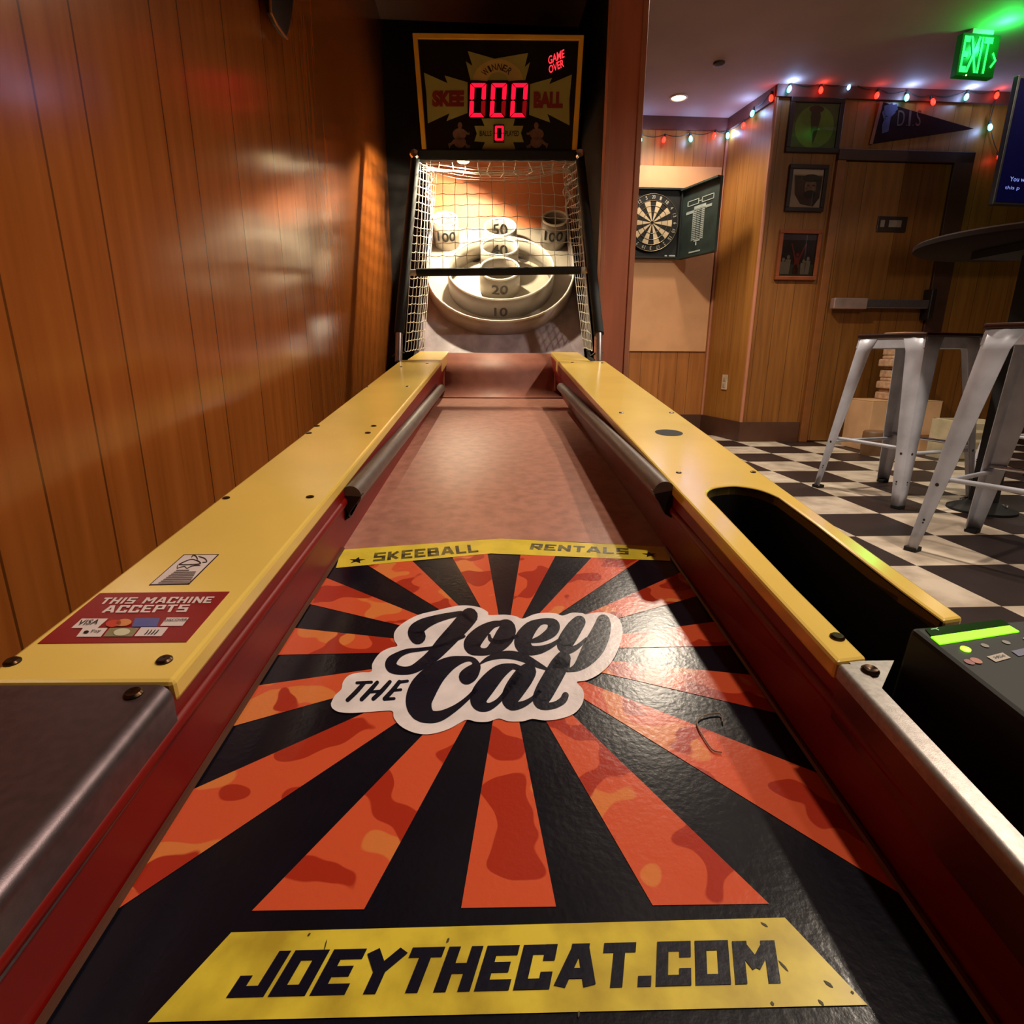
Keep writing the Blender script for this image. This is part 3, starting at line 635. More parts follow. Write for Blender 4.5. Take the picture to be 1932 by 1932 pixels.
# red inner side walls with bead
for sg in (-1,1):
    W = MB(); rows = []
    for y in (-.12,.4,.8,1.4,2.0,2.6,2.80):
        t = (y-.4)/1.9
        top = (-.2465+.0065*t) if sg < 0 else (.2735-.034*t)
        bot = lx(y) if sg < 0 else rx(y)
        zt, zb = railz(y)-.012, deckz(min(y,2.7))-.004
        if y > 2.7: zb = .40
        rows.append([(top-sg*-.003,y,zt), (top+sg*.003,y,zt*.72+zb*.28), (bot,y,zb), (bot+sg*.016,y,zb), (top+sg*.02,y,zt)])
    wl_ = W.sheet(rows).build('side_wall', REDW, M)
    bead = []
    for y in (-.12,.4,1.0):
        t = (y-.4)/1.9; top = (-.2465+.0065*t) if sg < 0 else (.2735-.034*t)
        bead.append((top+sg*.0062, y, (railz(y)-.012)*.72+(deckz(y)-.004)*.28))
    MB().tube(bead, .0075, 12).build('bead', REDW, wl_, smooth=True)
    tr_ = [dp((lx(y) if sg < 0 else rx(y))-sg*.002, y, .003) for y in (-.1,.5,.88)]
    MB().tube(tr_, .003, 6).build('edge_trim', mk('trim_dull', (104,64,48), .4, metal=.4), wl_, smooth=True)
    # padded bumper bars
    p0, p1 = (Vector((-.238,.90,.415)), Vector((-.232,2.33,.505))) if sg < 0 else (Vector((.254,.86,.432)), Vector((.236,2.27,.515)))
    bb_ = MB().tube([p0,p0.lerp(p1,.5),p1,p1+(p1-p0).normalized()*.012], [.0165,.0165,.016,.009], 20).build('bumper_bar', BUMP, M, smooth=True)
    q_ = MB(); q_.prism([p0+Vector((-.018,0,.002)), p0+Vector((.018,0,.002)), p0+Vector((sg*.014,0,-.042)), p0+Vector((sg*.004,0,-.036))], (0,.012,0)); q_.build('bar_end', BLACK, bb_)

# yellow rail caps
lp = [rp(-.2475,.392), rp(-.2395,2.45), rp(-.405,2.45), rp(-.3935,.392)]
rl = MB().prism(lp, -NR*.020).build('rail_cap', YEL, M, bevel=.004)
slot = [on_rail(*p) for p in ((1637.7,1242),(1500,1106),(1350,950),(1338,938),(1334.8,930.5),(1339,924),(1352,919),(1382,916),(1406,918),(1428.7,922),(1450,929),(1469,937.5),(1540,989),(1620,1051),(1700,1112),(1780.4,1171))]
slot = [slot[0], slot[1]] + [Vector(v) for v in catmull(slot[2:12], 4)] + slot[12:]
rpoly = [rp(.2735,.4125)] + slot + [on_rail(1819,1165), rp(.4345,2.45), rp(.2395,2.45)]
rr = MB().prism(rpoly, -NR*.018).build('rail_cap', YEL, M, bevel=.0035)
tg = MB(); k = len(slot)
tg.add([p-NR*.002 for p in slot] + [p-NR*.13 for p in slot], [(i,i+1,k+i+1,k+i) for i in range(k-1)] + [[k+i for i in range(k)]])
tg.build('ball_trough', mk('trough_black', (5,5,6), .8), rr, label='deep black ball trough opening in the right rail')
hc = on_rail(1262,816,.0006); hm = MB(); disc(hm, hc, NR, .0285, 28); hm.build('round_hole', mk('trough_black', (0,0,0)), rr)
for sg, xa, xb, pr_ in ((-1,-.2385,-.372,rl),(1,.2385,.366,rr)):
    MB().prism([rp(xa,2.454,.001), rp(xa,2.785,.001), rp(xb,2.785,.001), rp(xb-sg*-.008,2.454,.001)], -NR*.05).build('end_block', YEL, M, bevel=.003)
# screws on the rails
for px, py, h, rad, par in [(585,938,0,.0055,rl),(427,940,0,.005,rl),(582.6,817.4,0,.006,rl),(598,804,0,.006,rl),(694,817,0,.006,rl),(705,804,0,.006,rl),(692,730,0,.005,rl),(768.7,729,0,.005,rl),(806,685.5,0,.006,rl),(757,692,0,.005,rl),
    (23.6,1249.7,0,.0062,rl),(310.6,1246.5,0,.0062,rl),(1172.5,779,0,.006,rr),(1267,779,0,.006,rr),(1280.6,892,0,.0045,rr),(1421,891,0,.0045,rr),(1079.7,684,0,.006,rr),(1136,685,0,.005,rr),(1579.5,1203,0,.0062,rr)]:
    c = on_rail(px,py,h); big = rad > .0061
    MB().lathe(c, NR, [(rad,0),(rad*1.0,.0012),(rad*.75,.0026 if big else .0018),(rad*.3,.0028 if big else .0016),(0,.0024 if big else .0012)], 16).build('bolt' if big else 'screw', BOLT, par, smooth=True)

# bare metal end plates at the player's end
PLATE = mk('plate_steel', (112,97,102), .38, metal=.85, var=.1, vs=120, bump=.04, bs=1200)
def edge_profile(xi, sg, wid, h, rad=.012, drop=.042):   # profile from outer flat over the rounded inner edge and down
    pts = [(xi+sg*wid,h),(xi+sg*rad,h)]
    for i in range(1,7):
        a_ = i/6*PI/2; pts.append((xi+sg*rad-sg*rad*math.sin(a_), h-rad+rad*math.cos(a_)))
    return pts + [(xi, h-drop)]
PLATE2 = mk('strip_steel', (160,152,148), .4, metal=.6, var=.12, vs=200, bump=.05, bs=1200)
MB().sheet([[rp(x,y,h) for x, h in edge_profile(-.2475,-1,.155,-.001)] for y in (.390,.2,0,-.12)]).build('metal_plate', PLATE, M, smooth=True, label='bare grey steel plate at the near end of the left rail')
me_ = MB().sheet([[rp(x,y,h) for x, h in edge_profile(.2735,1,.017,-.001,.004,.012)] for y in (.411,.2,0,-.12)]).build('metal_plate', PLATE2, M, smooth=True, label='narrow bare steel edge strip at the near end of the right rail')
MB().sheet([[rp(.2737,y,-.011), rp(.2745,y,-.05)] for y in (.411,.2,-.12)]).build('strip_skirt', mk('skirt_red_reflection', (96,30,16), .35, metal=.3), me_)  # inner side of the steel strip, its red-brown reflection painted as colour
MB().prism([on_rail(*p,-.002) for p in ((1600,1247),(1687,1246),(1662,1302),(1640,1290))], -NR*.002).build('flange', PLATE2, me_)
for px, py, par in ((252,1310,None),(1641.6,1266,me_)):
    c = on_rail(px,py,-.001)
    MB().lathe(c, NR, [(.0068,0),(.0068,.0012),(.0052,.0028),(.003,.002),(0,.0012)], 18).build('bolt', BOLT, par or M, smooth=True)

# ---- printed deck: black vinyl with sunburst, banners and script logo
VBLK = vinyl_mat('vinyl_black', (13,13,24)); VYEL = vinyl_mat('vinyl_yellow', (226,200,66), .3); VWHT = vinyl_mat('vinyl_white', (234,222,224), .3); VNAVY = vinyl_mat('vinyl_navy', (14,15,32), .3)
apex = [dp(-.262,.868,.001), dp(-.12,.903,.001), dp(-.0,.926,.001), dp(.13,.912,.001), dp(.276,.889,.001)]
deck = MB().prism([dp(-.262,-.1,.001)] + apex + [dp(.276,-.1,.001)], (0,0,-.0008)).build('printed_deck', VBLK, M, label='glossy black printed vinyl deck with orange sunburst rays')
def clip(poly, n, d):                          # keep n.p <= d
    out = []
    for i in range(len(poly)):
        p, q = poly[i], poly[(i+1)%len(poly)]; a_, b_ = n[0]*p[0]+n[1]*p[1]-d, n[0]*q[0]+n[1]*q[1]-d
        if a_ <= 0: out.append(p)
        if a_*b_ < 0: t = a_/(a_-b_); out.append((p[0]+(q[0]-p[0])*t, p[1]+(q[1]-p[1])*t))
    return out
bl0, bm0, br0 = [on_deck(*p) for p in ((634,1073.5),(926,1046),(1265,1060))]
def halfplane(p, q):                           # region below the line p->q
    n = (-(q.y-p.y), q.x-p.x); l = math.hypot(*n); n = (n[0]/l, n[1]/l); return n, n[0]*p.x+n[1]*p.y
CAMO = camo_mat('camo_orange'); SC = (.006,.59)
for s0, s1 in ((264.1,275.9),(287.5,299.8),(311.8,324.5),(337.1,349.4),(1.6,13.2),(26.2,37.9),(49.7,61.9),(72.8,84.3),(95.3,107.1),(119.7,131.7),(143.7,156.7),(168.9,181.7),(193.9,206.1),(218.1,229.6),(241.0,252.6)):
    a0, a1 = math.radians(s0), math.radians(s1)
    poly = [SC, (SC[0]+1.2*math.cos(a0), SC[1]+1.2*math.sin(a0)), (SC[0]+1.2*math.cos(a1), SC[1]+1.2*math.sin(a1))]
    for n, d in (halfplane(bl0,bm0), halfplane(bm0,br0), ((0,-1),-.2925), ((-1,0),.258), ((1,0),.273)): poly = clip(poly, n, d)
    MB().face([dp(x,y,.0014) for x, y in poly]).build('sunburst_ray', CAMO, deck, label='orange camouflage sunburst ray')
tl0, tm0, tr0 = [on_deck(*p) for p in ((644,1039),(945,1018),(1260,1034))]
lifted = lambda p, h: Vector((p.x,p.y,p.z+h))
bnd = MB(); bnd.face([lifted(p,.0017) for p in (bl0,bm0,tm0,tl0)]); bnd.face([lifted(p,.0017) for p in (bm0,br0,tr0,tm0)])
bnd = bnd.build('upper_banner', VYEL, deck, label='worn yellow banner across the top of the deck')
def dl3(mb, v2p, pxs, h): quad_letters(mb, v2p, *[on_deck(*p) for p in pxs], ND, h); return mb
INKW = mk('ink_worn', (44,40,24), .4, var=.3, vs=80, dark=(120,108,46))
dl3(MB(), block2d('SKEEBALL',1.2), ((704,1061.5),(903,1043.5),(707,1045.5)), .0021).build('banner_lettering', INKW, deck, label='worn dark lettering on the upper banner')
dl3(MB(), block2d('RENTALS',1.2), ((999,1038.5),(1186,1048.5),(1003,1027.5)), .0021).build('banner_lettering', INKW, deck, label='worn dark lettering on the upper banner')
for px, py in ((673.5,1057),(1226,1046)):
    sr = MB(); c = on_deck(px,py,.0021); sr.face([c + Vector((math.sin(k*PI/5)*r_, math.cos(k*PI/5)*r_, DA*math.cos(k*PI/5)*r_)) for k in range(10) for r_ in ((.0125 if k%2==0 else .005),)])
    sr.build('banner_star', INK, deck)
lb = [on_deck(*p) for p in ((437,1763),(1480,1735),(1636,1900),(280,1933))]
lbn = MB().face([lifted(p,.0017) for p in lb]).build('lower_banner', mk('vinyl_yellow_dirty', (222,198,62), .32, var=.1, vs=25, dark=(176,150,44)), deck, label='dirty yellow banner across the near end of the deck')
tx = MB(); dl3(tx, block2d('JOEYTHECAT.COM',1.45), ((431,1885),(1470,1857.5),(486,1801)), .0021)
tx.build('web_lettering', VNAVY, deck, label='black web address lettering on the lower banner')
sp = MB()
for px, py, ln, wd, an in ((1563,1856,.0045,.0016,-.8),(1549,1891,.003,.0014,-1),(1457,1893,.0018,.0016,0),(1608,1872,.0016,.0013,0),(1478,1822,.006,.0012,-1.1),(583,1763,.002,.001,1),(845,1774,.003,.0011,1.2),(614,1783,.006,.0006,1.6),(1442,1744,.004,.0012,-.7),(1092,1913,.003,.0008,1.3)):
    ln *= .6; wd *= .7; c = on_deck(px,py,.0020); e_ = Vector((math.cos(an),math.sin(an),DA*math.sin(an))); g2 = Vector((-math.sin(an),math.cos(an),DA*math.cos(an)))
    sp.face([c-e_*ln, c-e_*ln*.3-g2*wd, c+e_*ln*.6-g2*wd*.8, c+e_*ln, c+e_*ln*.3+g2*wd, c-e_*ln*.5+g2*wd*.7])
sp.build('chip_mark', mk('chip_dark', (58,46,16), .6), deck)
# script logo (sticker): points in the photograph's crop, laid on the deck plane
def LG(x, y, h): return on_deck(620+x/3.331, 1120+y/3.331, h)
OUT = [(14,690),(40,640),(80,600),(90,555),(130,512),(200,495),(268,490),(275,440),(320,375),(380,342),(432,328),(412,290),(415,240),(460,190),(560,135),(680,105),(800,78),(880,75),(950,87),(1000,115),(1010,135),(1100,132),(1170,140),(1220,157),(1290,130),(1360,120),(1430,125),(1470,138),(1530,120),(1590,122),(1620,130),(1680,118),(1750,120),(1810,145),(1840,190),(1846,260),(1820,350),(1770,440),(1700,505),(1620,545),(1560,555),(1593,595),(1605,640),(1590,700),(1540,755),(1450,787),(1360,797),(1280,787),(1220,802),(1130,802),(1070,785),(1000,805),(930,805),(870,792),(820,815),(760,848),(680,875),(600,884),(520,868),(450,830),(410,780),(400,738),(330,738),(230,745),(130,750),(60,742),(22,718)]
ow = catmull([(x,y,0) for x, y in OUT+OUT[:1]], 4)[:-1]
lg_ = MB().face([LG(p.x,p.y,.0022) for p in ow]).build('logo_sticker', VWHT, deck, label='white cloud-edged logo sticker in the middle of the deck')
STK = [
 [(560,268,88),(548,236,84),(590,196,66),(660,165,46),(740,142,34),(830,124,26)],
 [(885,142,92),(850,180,96),(800,235,92),(725,315,86),(660,385,72),(590,440,58),(520,478,44),(450,482,46),(398,462,60),(396,425,58),(440,385,34),(500,360,24),(580,350,18),(660,338,16),(760,306,14),(850,268,16)],
 [(1085,186,26),(1030,196,40),(965,240,72),(910,300,92),(905,335,84),(945,362,46),(1000,362,40),(1055,330,78),(1105,270,104),(1125,220,88),(1110,190,50),(1075,184,22)],
 [(1010,262,14),(1020,290,20),(1070,305,22),(1130,290,16),(1190,262,16)],
 [(1280,298,20),(1340,280,40),(1400,240,60),(1415,200,64),(1385,175,36),(1330,178,34),(1270,215,70),(1225,280,92),(1225,325,86),(1265,355,56),(1330,352,42),(1400,325,26),(1460,285,16)],
 [(1575,178,70),(1545,215,86),(1500,285,92),(1480,325,76),(1510,352,44),(1560,335,24),(1620,285,16)],
 [(1725,172,72),(1722,205,92),(1700,270,112),(1660,345,116),(1610,415,84),(1560,462,44),(1500,485,12)],
 [(950,442,6),(1000,410,22),(1070,388,36),(1150,385,44),(1230,405,44),(1300,440,34),(1380,478,10)],
 [(868,522,86),(895,500,84),(928,455,46),(905,415,26),(850,412,34),(760,440,76),(670,505,118),(600,590,150),(568,670,146),(580,730,124),(630,770,76),(700,768,56),(790,722,34),(870,660,22),(930,600,22)],
 [(1195,468,30),(1150,458,34),(1070,495,80),(990,580,102),(945,650,96),(950,695,74),(1000,712,44),(1060,680,28),(1110,625,26),(1160,560,30),(1200,500,34)],
 [(1250,492,96),(1220,530,112),(1165,610,110),(1140,665,90),(1160,705,50),(1220,695,34),(1280,660,22),(1330,610,18)],
 [(1475,408,82),(1450,450,100),(1405,530,106),(1355,620,104),(1335,670,88),(1360,705,44),(1420,700,36),(1470,672,38),(1488,640,36)],
]
def stroke(mb, pts, h, mapf, k=7):
    c = catmull([(x,y,w_) for x, y, w_ in pts], k)
    L_ = []; R_ = []
    for i, p in enumerate(c):
        q0, q1 = c[max(i-1,0)], c[min(i+1,len(c)-1)]; dx, dy = q1.x-q0.x, q1.y-q0.y; l = math.hypot(dx,dy) or 1; r_ = p.z/2
        L_.append((p.x-dy/l*r_, p.y+dx/l*r_)); R_.append((p.x+dy/l*r_, p.y-dx/l*r_))
        mb.face([mapf(p.x+r_*math.cos(2*PI*j/14), p.y+r_*math.sin(2*PI*j/14), h-1e-5*(1+i % 9)) for j in range(14)])
    for i in range(len(c)-1): mb.face([mapf(*v, h) for v in (L_[i],L_[i+1],R_[i+1],R_[i])])
lw = MB()
for st_ in STK: stroke(lw, [(x,y,w_*1.12+3) for x, y, w_ in st_], .0026, LG)
lw.face([LG(x,y,.0026) for x, y in ((825,112),(905,108),(938,126),(905,185),(840,150))])
lw.face([LG(x,y,.0026) for x, y in ((1425,390),(1500,388),(1522,405),(1515,470),(1405,470))])
lw.build('logo_script', VNAVY, deck, label='dark navy script lettering of the logo')
lt = MB()
for st_ in ([(178,560,18),(270,556,18)],[(222,562,26),(170,620,28),(120,668,26)],[(305,558,24),(255,615,28),(208,664,26)],[(385,554,24),(330,615,28),(282,660,26)],[(255,618,18),(330,612,18)],[(445,554,26),(400,610,28),(352,660,26)],[(440,556,20),(496,549,18)],[(405,608,17),(455,603,16)],[(352,662,20),(412,659,18)]): stroke(lt, st_, .0026, LG, 4)
lt.build('logo_the', VNAVY, deck, label='small slanted THE lettering of the logo')
# loose thread on the deck
tag(MB().tube(catmull([on_deck(x,y,.003) for x, y in ((1363,1362),(1358,1346),(1330,1349),(1316,1358),(1317,1372),(1330,1395),(1345,1415),(1362,1419))], 5), .0007, 6).build('loose_thread', mk('thread_grey', (150,128,112), .8), smooth=True), 'thin curled loose thread lying on the right of the sunburst deck', 'thread')

# ---- stickers on the left rail
def RL(px, py, h): return on_rail(px, py, h)
SRED = mk('sticker_red', (140,12,16), .35, var=.05); SWH = mk('sticker_white', (222,206,204), .4, var=.06)
sk = MB().prism([RL(*p,.0006) for p in ((188.8,1118.8),(433.5,1116),(351.5,1211),(70.8,1214))], -NR*.0005).build('payment_sticker', SRED, M, label='dark red THIS MACHINE ACCEPTS payment sticker on the left rail')
A4 = lambda x, y: (x/4.025, 1000+y/4.025)
tx = MB()
quad_letters(tx, block2d('THIS MACHINE',1.2), *[RL(*A4(*p),.0006) for p in ((750,566),(1600,558),(800,517))], NR, .0006)
quad_letters(tx, block2d('ACCEPTS',1.2), *[RL(*A4(*p),.0006) for p in ((768,634),(1415,626),(815,577))], NR, .0006)
tx.build('sticker_lettering', SWH, sk)
def rq(mb, x0, x1, y0, y1, sh=85): mb.face([RL(*A4(x,y),.0012) for x, y in ((x0+sh*(y1-y0)/75,y0),(x1+sh*(y1-y0)/75,y0),(x1,y1),(x0,y1))]); return mb
for q_ in ((540,740,672,744,85),(1215,1385,664,728,60),(578,765,744,810,60),(1018,1225,738,806,60)): rq(MB(),*q_).build('logo_card', SWH, sk)
rq(MB(),1000,1190,668,734,30).build('logo_blue', mk('logo_blue', (84,88,150), .4), sk)
rq(MB(),782,1005,742,808,60).build('logo_olive', mk('logo_olive', (136,124,92), .4), sk)
def rell(mb, x, y, a_, b_, h=.0016, sh=.5): mb.face([RL(*A4(x+a_*math.cos(2*PI*j/20)-b_*math.sin(2*PI*j/20)*sh, y+b_*math.sin(2*PI*j/20)),h) for j in range(20)]); return mb
rell(MB(),862,708,58,28).build('logo_disc', mk('logo_red', (196,60,40), .4), sk); rell(MB(),938,702,60,28).build('logo_disc', mk('logo_orange', (206,130,74), .4), sk)
rell(MB(),925,774,62,28).build('logo_disc', mk('logo_cream', (206,200,170), .4), sk)
tx = MB()
quad_letters(tx, font2d('VISA',.01,.2), *[RL(*A4(*p),.0014) for p in ((590,724),(735,718),(620,686))], NR, .0006)
quad_letters(tx, font2d('DISCOVER',.01), *[RL(*A4(*p),.0014) for p in ((1250,697),(1420,692),(1258,678))], NR, .0006)
quad_letters(tx, font2d('Pay',.01), *[RL(*A4(*p),.0014) for p in ((688,786),(760,783),(705,760))], NR, .0006)
rell(tx,655,773,20,11,.0019)
for i in range(4): stroke(tx, [(1100+i*24,790,6),(1118+i*24,775,7),(1128+i*26,758,6)], .0019, lambda x, y, h: RL(*A4(x,y),h), 3)
tx.build('logo_ink', INK, sk)
ws = MB().prism([RL(*p,.0005) for p in ((346.6,1046),(413.7,1045.5),(356.5,1102.4),(280.7,1103.9))], -NR*.0004).build('notice_sticker', mk('notice_border', (58,24,26), .4), M, label='small white notice sticker with a dark border on the left rail')
MB().face([RL(*p,.0009) for p in ((347.5,1047.4),(410,1047),(355.3,1101),(284.5,1102.3))]).build('notice_paper', SWH, ws)
tx = MB()
for st_ in ([(1360,260,7),(1400,240,7),(1450,222,6),(1500,232,8),(1520,255,9),(1440,262,6),(1360,262,6)],[(1455,205,6),(1470,190,8),(1490,200,8),(1500,220,7)],[(1510,200,6),(1555,215,8),(1570,240,7),(1540,245,6)],[(1345,290,5),(1400,275,6),(1420,290,5),(1460,272,6),(1520,268,5)],[(1350,265,5),(1345,285,5)]): stroke(tx, st_, .0013, lambda x, y, h: RL(*A4(x,y),h), 4)
tx.build('notice_drawing', INK, ws)
gy = MB()
for i in range(8):
    y = 302+i*13.5; x0_ = 1345-(y-300)*1.42; x1_ = 1500-(y-300)*.55 if i else 1440
    gy.face([RL(*A4(x,yy),.0013) for x, yy in ((x0_,y),(x1_,y-2),(x1_-6,y+6),(x0_-8,y+8))])
gy.build('notice_text', mk('notice_grey', (120,104,104), .5), ws)

# ---- card reader at the near end of the right rail
RH = .036
rdp = [(1717,1183),(2140,1515),(2330,1330),(1990,1163)]
rd = MB().prism([on_rail(*p,RH) for p in rdp], -NR*.17).build('card_reader', mk('reader_black', (10,9,10), .55, var=.1, vs=60, spec=.3), M, bevel=.004, label='black card reader box with a lit green screen')
sc_ = [(1756.4,1200.9),(1773.8,1215),(1923.4,1191),(1904.5,1179.7)]
MB().face([on_rail(*p,RH+.0008) for p in ((1745,1186),(1758,1201),(1908,1180.5),(1890,1168))]).build('reader_window', mk('reader_window', (10,26,8), .15, em=.12, emc=(20,120,0)), rd)
MB().prism([on_rail(*p,RH+.0012) for p in sc_], -NR*.001).build('reader_screen', glow('lcd_green', (126,232,20), 1.6), rd)
m_ = MB(); stroke(m_, [(1757,1187,1.6),(1765,1186,1.6),(1771,1188.5,1.6)], RH+.0012, on_rail, 3); stroke(m_, [(1764,1186,1.4),(1769,1184,1.4)], RH+.0012, on_rail, 2); m_.build('wireless_mark', mk('mark_mint', (150,220,160), .5), rd)
c = on_rail(1821.4,1226,RH); MB().lathe(c, NR, [(.0033,0),(.0033,.0012),(0,.0018)], 16).build('indicator_lamp', glow('led_green', (140,255,40), 3), rd, smooth=True)
m_ = MB()
for p in ((1858.4,1217.5),(1898.5,1211.4),(1938,1206)): disc(m_, on_rail(*p,RH+.0006), NR, .0026, 14)
m_.build('reader_button', mk('button_grey', (130,122,116), .5), rd)
m_ = MB(); disc(m_, on_rail(1829,1248.5,RH+.0006), NR, .0032, 18); m_.build('logo_disc', mk('logo_rose', (150,80,88), .5), rd)
m_ = MB(); disc(m_, on_rail(1842,1246,RH+.0008), NR, .0036, 18); m_.build('logo_disc', mk('logo_tan', (176,110,90), .5), rd)
MB().face([on_rail(*p,RH+.0006) for p in ((1861.5,1238.6),(1891.7,1231),(1907.5,1241),(1879,1248.8))]).build('logo_card', mk('logo_pale', (176,162,150), .5), rd)
m_ = MB(); quad_letters(m_, font2d('VISA',.015,.2), on_rail(1878,1243.5,RH+.0006), on_rail(1898,1239,RH+.0006), on_rail(1873,1239.5,RH+.0006), NR, .0005); m_.build('logo_ink', INK, rd)
MB().face([on_rail(*p,RH+.0006) for p in ((1908,1228),(1936,1222),(1950,1232),(1922,1238))]).build('logo_blue', mk('logo_slate', (84,86,120), .5), rd)

# ---- target board (45 degrees), rings and cups
BETA = math.radians(45); SD = Vector((0,math.cos(BETA),math.sin(BETA))); NB = Vector((0,-math.sin(BETA),math.cos(BETA))); P0 = Vector((0,2.80,.606))
def on_board(px, py, h=0): return onp(px, py, NB, NB.dot(P0)+h)
def bpt(x, s, h=0): return Vector((x,0,0)) + P0 + SD*s + NB*h
MB().sheet([[bpt(-.385,s), bpt(.40,s)] for s in (-.03,.3,.65,1.02)]).build('target_panel', PANELG, M, solid=.01, label='grey scuffed sloping target panel')
HR = .085
U = [(812,365),(815,380),(811,440),(806,505),(811,538),(828,565),(860,588),(900,602),(945,606.5),(990,602),(1030,588),(1060,565),(1077,538),(1083,505),(1075,440),(1067,380),(1065,365)]
Up = catmull([on_board(x,y,HR) for x, y in U], 5)
def wall(path, h, th, name, mat, par, closed=False, label=None, rim=None):
    k = len(path); m_ = MB(); n_ = k if closed else k-1
    m_.add(path + [p-NB*h for p in path], [(i,(i+1)%k,k+(i+1)%k,k+i) for i in range(n_)])
    return m_.build(name, mat, par, smooth=True, solid=th, label=label)
flr = [p-NB*(HR-.006) for p in Up]
tf = MB().face([Vector((-.37, flr[0].y, flr[0].z))+Vector((-.0,0,0))] + flr + [Vector((.385, flr[-1].y, flr[-1].z))]) if False else MB()
sU = flr[0]; s_top = (sU-P0).dot(SD)
tf.face(flr); tf.face([bpt(-.385,s_top,.006), bpt(.40,s_top,.006), bpt(.40,1.02,.006), bpt(-.385,1.02,.006)])
tfo = tf.build('target_floor', mk('floor_white', (176,166,150), .35, var=.06, vs=10), M, label='white sloping floor inside the rings')
orw = wall(Up, HR, .009, 'outer_ring', mk('ring_grey_white', (178,166,164), .4, var=.08, vs=14), M, label='large white U-shaped outer scoring ring')
def rimpath(cx, cy, rx_, ry_, h, k=40): return [on_board(cx+rx_*math.cos(2*PI*j/k), cy+ry_*math.sin(2*PI*j/k), h) for j in range(k)]
def cyl_text(body, path, bold, h0, h1, ang, inside, mat, par, off=.0078, turn=0):
    k = len(path); c = sum(path, Vector())/k; V, P = font2d(body, bold); pts = []
    hp_ = (path[0]-P0).dot(NB)
    for a_, b_ in V:
        t = (a_-.5)*ang + turn
        u = ((1.5*PI + t if inside else .5*PI - t)/(2*PI)) % 1 * k; i0 = int(u) % k
        d = path[i0].lerp(path[(i0+1) % k], u-int(u)) - c
        d = d*(1 + (-off if inside else off)/d.length)
        pts.append(c + d + NB*(h0+(h1-h0)*b_ - hp_))
    m_ = MB(); m_.add(pts, P); return m_.build('score_number', mat, par)
RIMW = mk('rim_white', (240,236,226), .4, var=.03)
MB().tube(Up[::2], .0058, 8).build('rim', RIMW, orw, smooth=True)
ir_ = rimpath(945,506.5,100,59.5,.115,56)
irw = wall(ir_, .11, .009, 'inner_ring', WHITE, M, True, label='round white ring marked 10')
MB().tube(ir_+ir_[:1], .0056, 8).build('rim', RIMW, irw, smooth=True)
cyl_text('10', ir_, .02, .022, .075, .25, False, mk('number_grey', (88,80,74), .5), irw)
for cx, cy, rx_, ry_, h, nm_, body, ins, h0, h1, an in ((943,507.5,37,21,.125,'white cup marked 20 on its front','20',False,.043,.098,.8),(942.5,465.5,34.5,16.5,.125,'white cup marked 40','40',True,.028,.092,1.05),(943.5,428,29.5,16.5,.125,'white cup marked 50','50',True,.03,.10,1.1),(839.5,413,23,13,.15,'tall white corner cup marked 100','100',False,.06,.115,1.45),(1047.5,412,23.5,13.5,.15,'tall white corner cup marked 100','100',False,.06,.115,1.45)):
    pa = rimpath(cx,cy,rx_,ry_,h)
    cu_ = wall(pa, h-.004, .009, 'scoring_cup', WHITE, M, True, label=nm_)
    MB().tube(pa+pa[:1], .0056, 8).build('rim', RIMW, cu_, smooth=True)
    cyl_text(body, pa, .02, h0, h1, an, ins, INK if body != '20' else mk('number_grey', (0,0,0)), cu_, turn=0 if body != '100' else (.05 if cx < 945 else -.05))
    if body == '100':
        c = sum(pa, Vector())/len(pa) - NB*(h-.012); m_ = MB(); m_.face([p - NB*(h-.012) for p in pa]); m_.build('cup_hole', mk('hole_dark', (40,26,20), .7), cu_)
hl = MB()
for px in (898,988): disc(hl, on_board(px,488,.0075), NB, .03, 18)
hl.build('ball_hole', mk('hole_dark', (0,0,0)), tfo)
# salmon backboard, cabinet top, side boards
MB().mbox(-.40,.415,3.50,3.52,1.25,1.80).build('back_board', SALMON, M, label='salmon board behind the cups')
MB().mbox(-.372,.378,3.06,3.55,1.72,1.97).build('head_cabinet', BLK2, M)
# ---- scoreboard
def onY(px, py, y): return onp(px, py, (0,1,0), y)
SB = onY(943,285,3.0); SV = Vector((0,-.14,.5)).normalized(); NS = Vector((0,-SV.z,SV.y)).normalized()
def on_sign(px, py, h=0): return onp(px, py, NS, NS.dot(SB)+h)
Z1 = lambda x, y: (770+x/5.52, 50+y/5.52)
sq = [on_sign(*p,-.004) for p in ((781,66),(1100,69),(1087,286),(802,286))]
sbd = MB().prism(sq, -NS*.09).build('scoreboard', mk('sign_black', (14,9,10), .25, var=.1), M, label='black scoreboard head with yellow edging')
SY = mk('sign_frame_yellow', (236,184,58), .4, var=.06)
for nm_, pq in (('frame_strip',((778,62),(1102,66),(1099,75.5),(783,72.5))),('frame_strip',((778,62),(787,71),(804.5,283),(796,283))),('frame_strip',((1102,66),(1093,75),(1079.5,283),(1089,283)))):
    MB().prism([on_sign(*p,.016) for p in pq], -NS*.03).build(nm_, SY, sbd, bevel=.002)
ART = mk('sign_art_olive', (158,156,84), .35, var=.06); ARTL = mk('sign_art_pale', (196,170,96), .35)
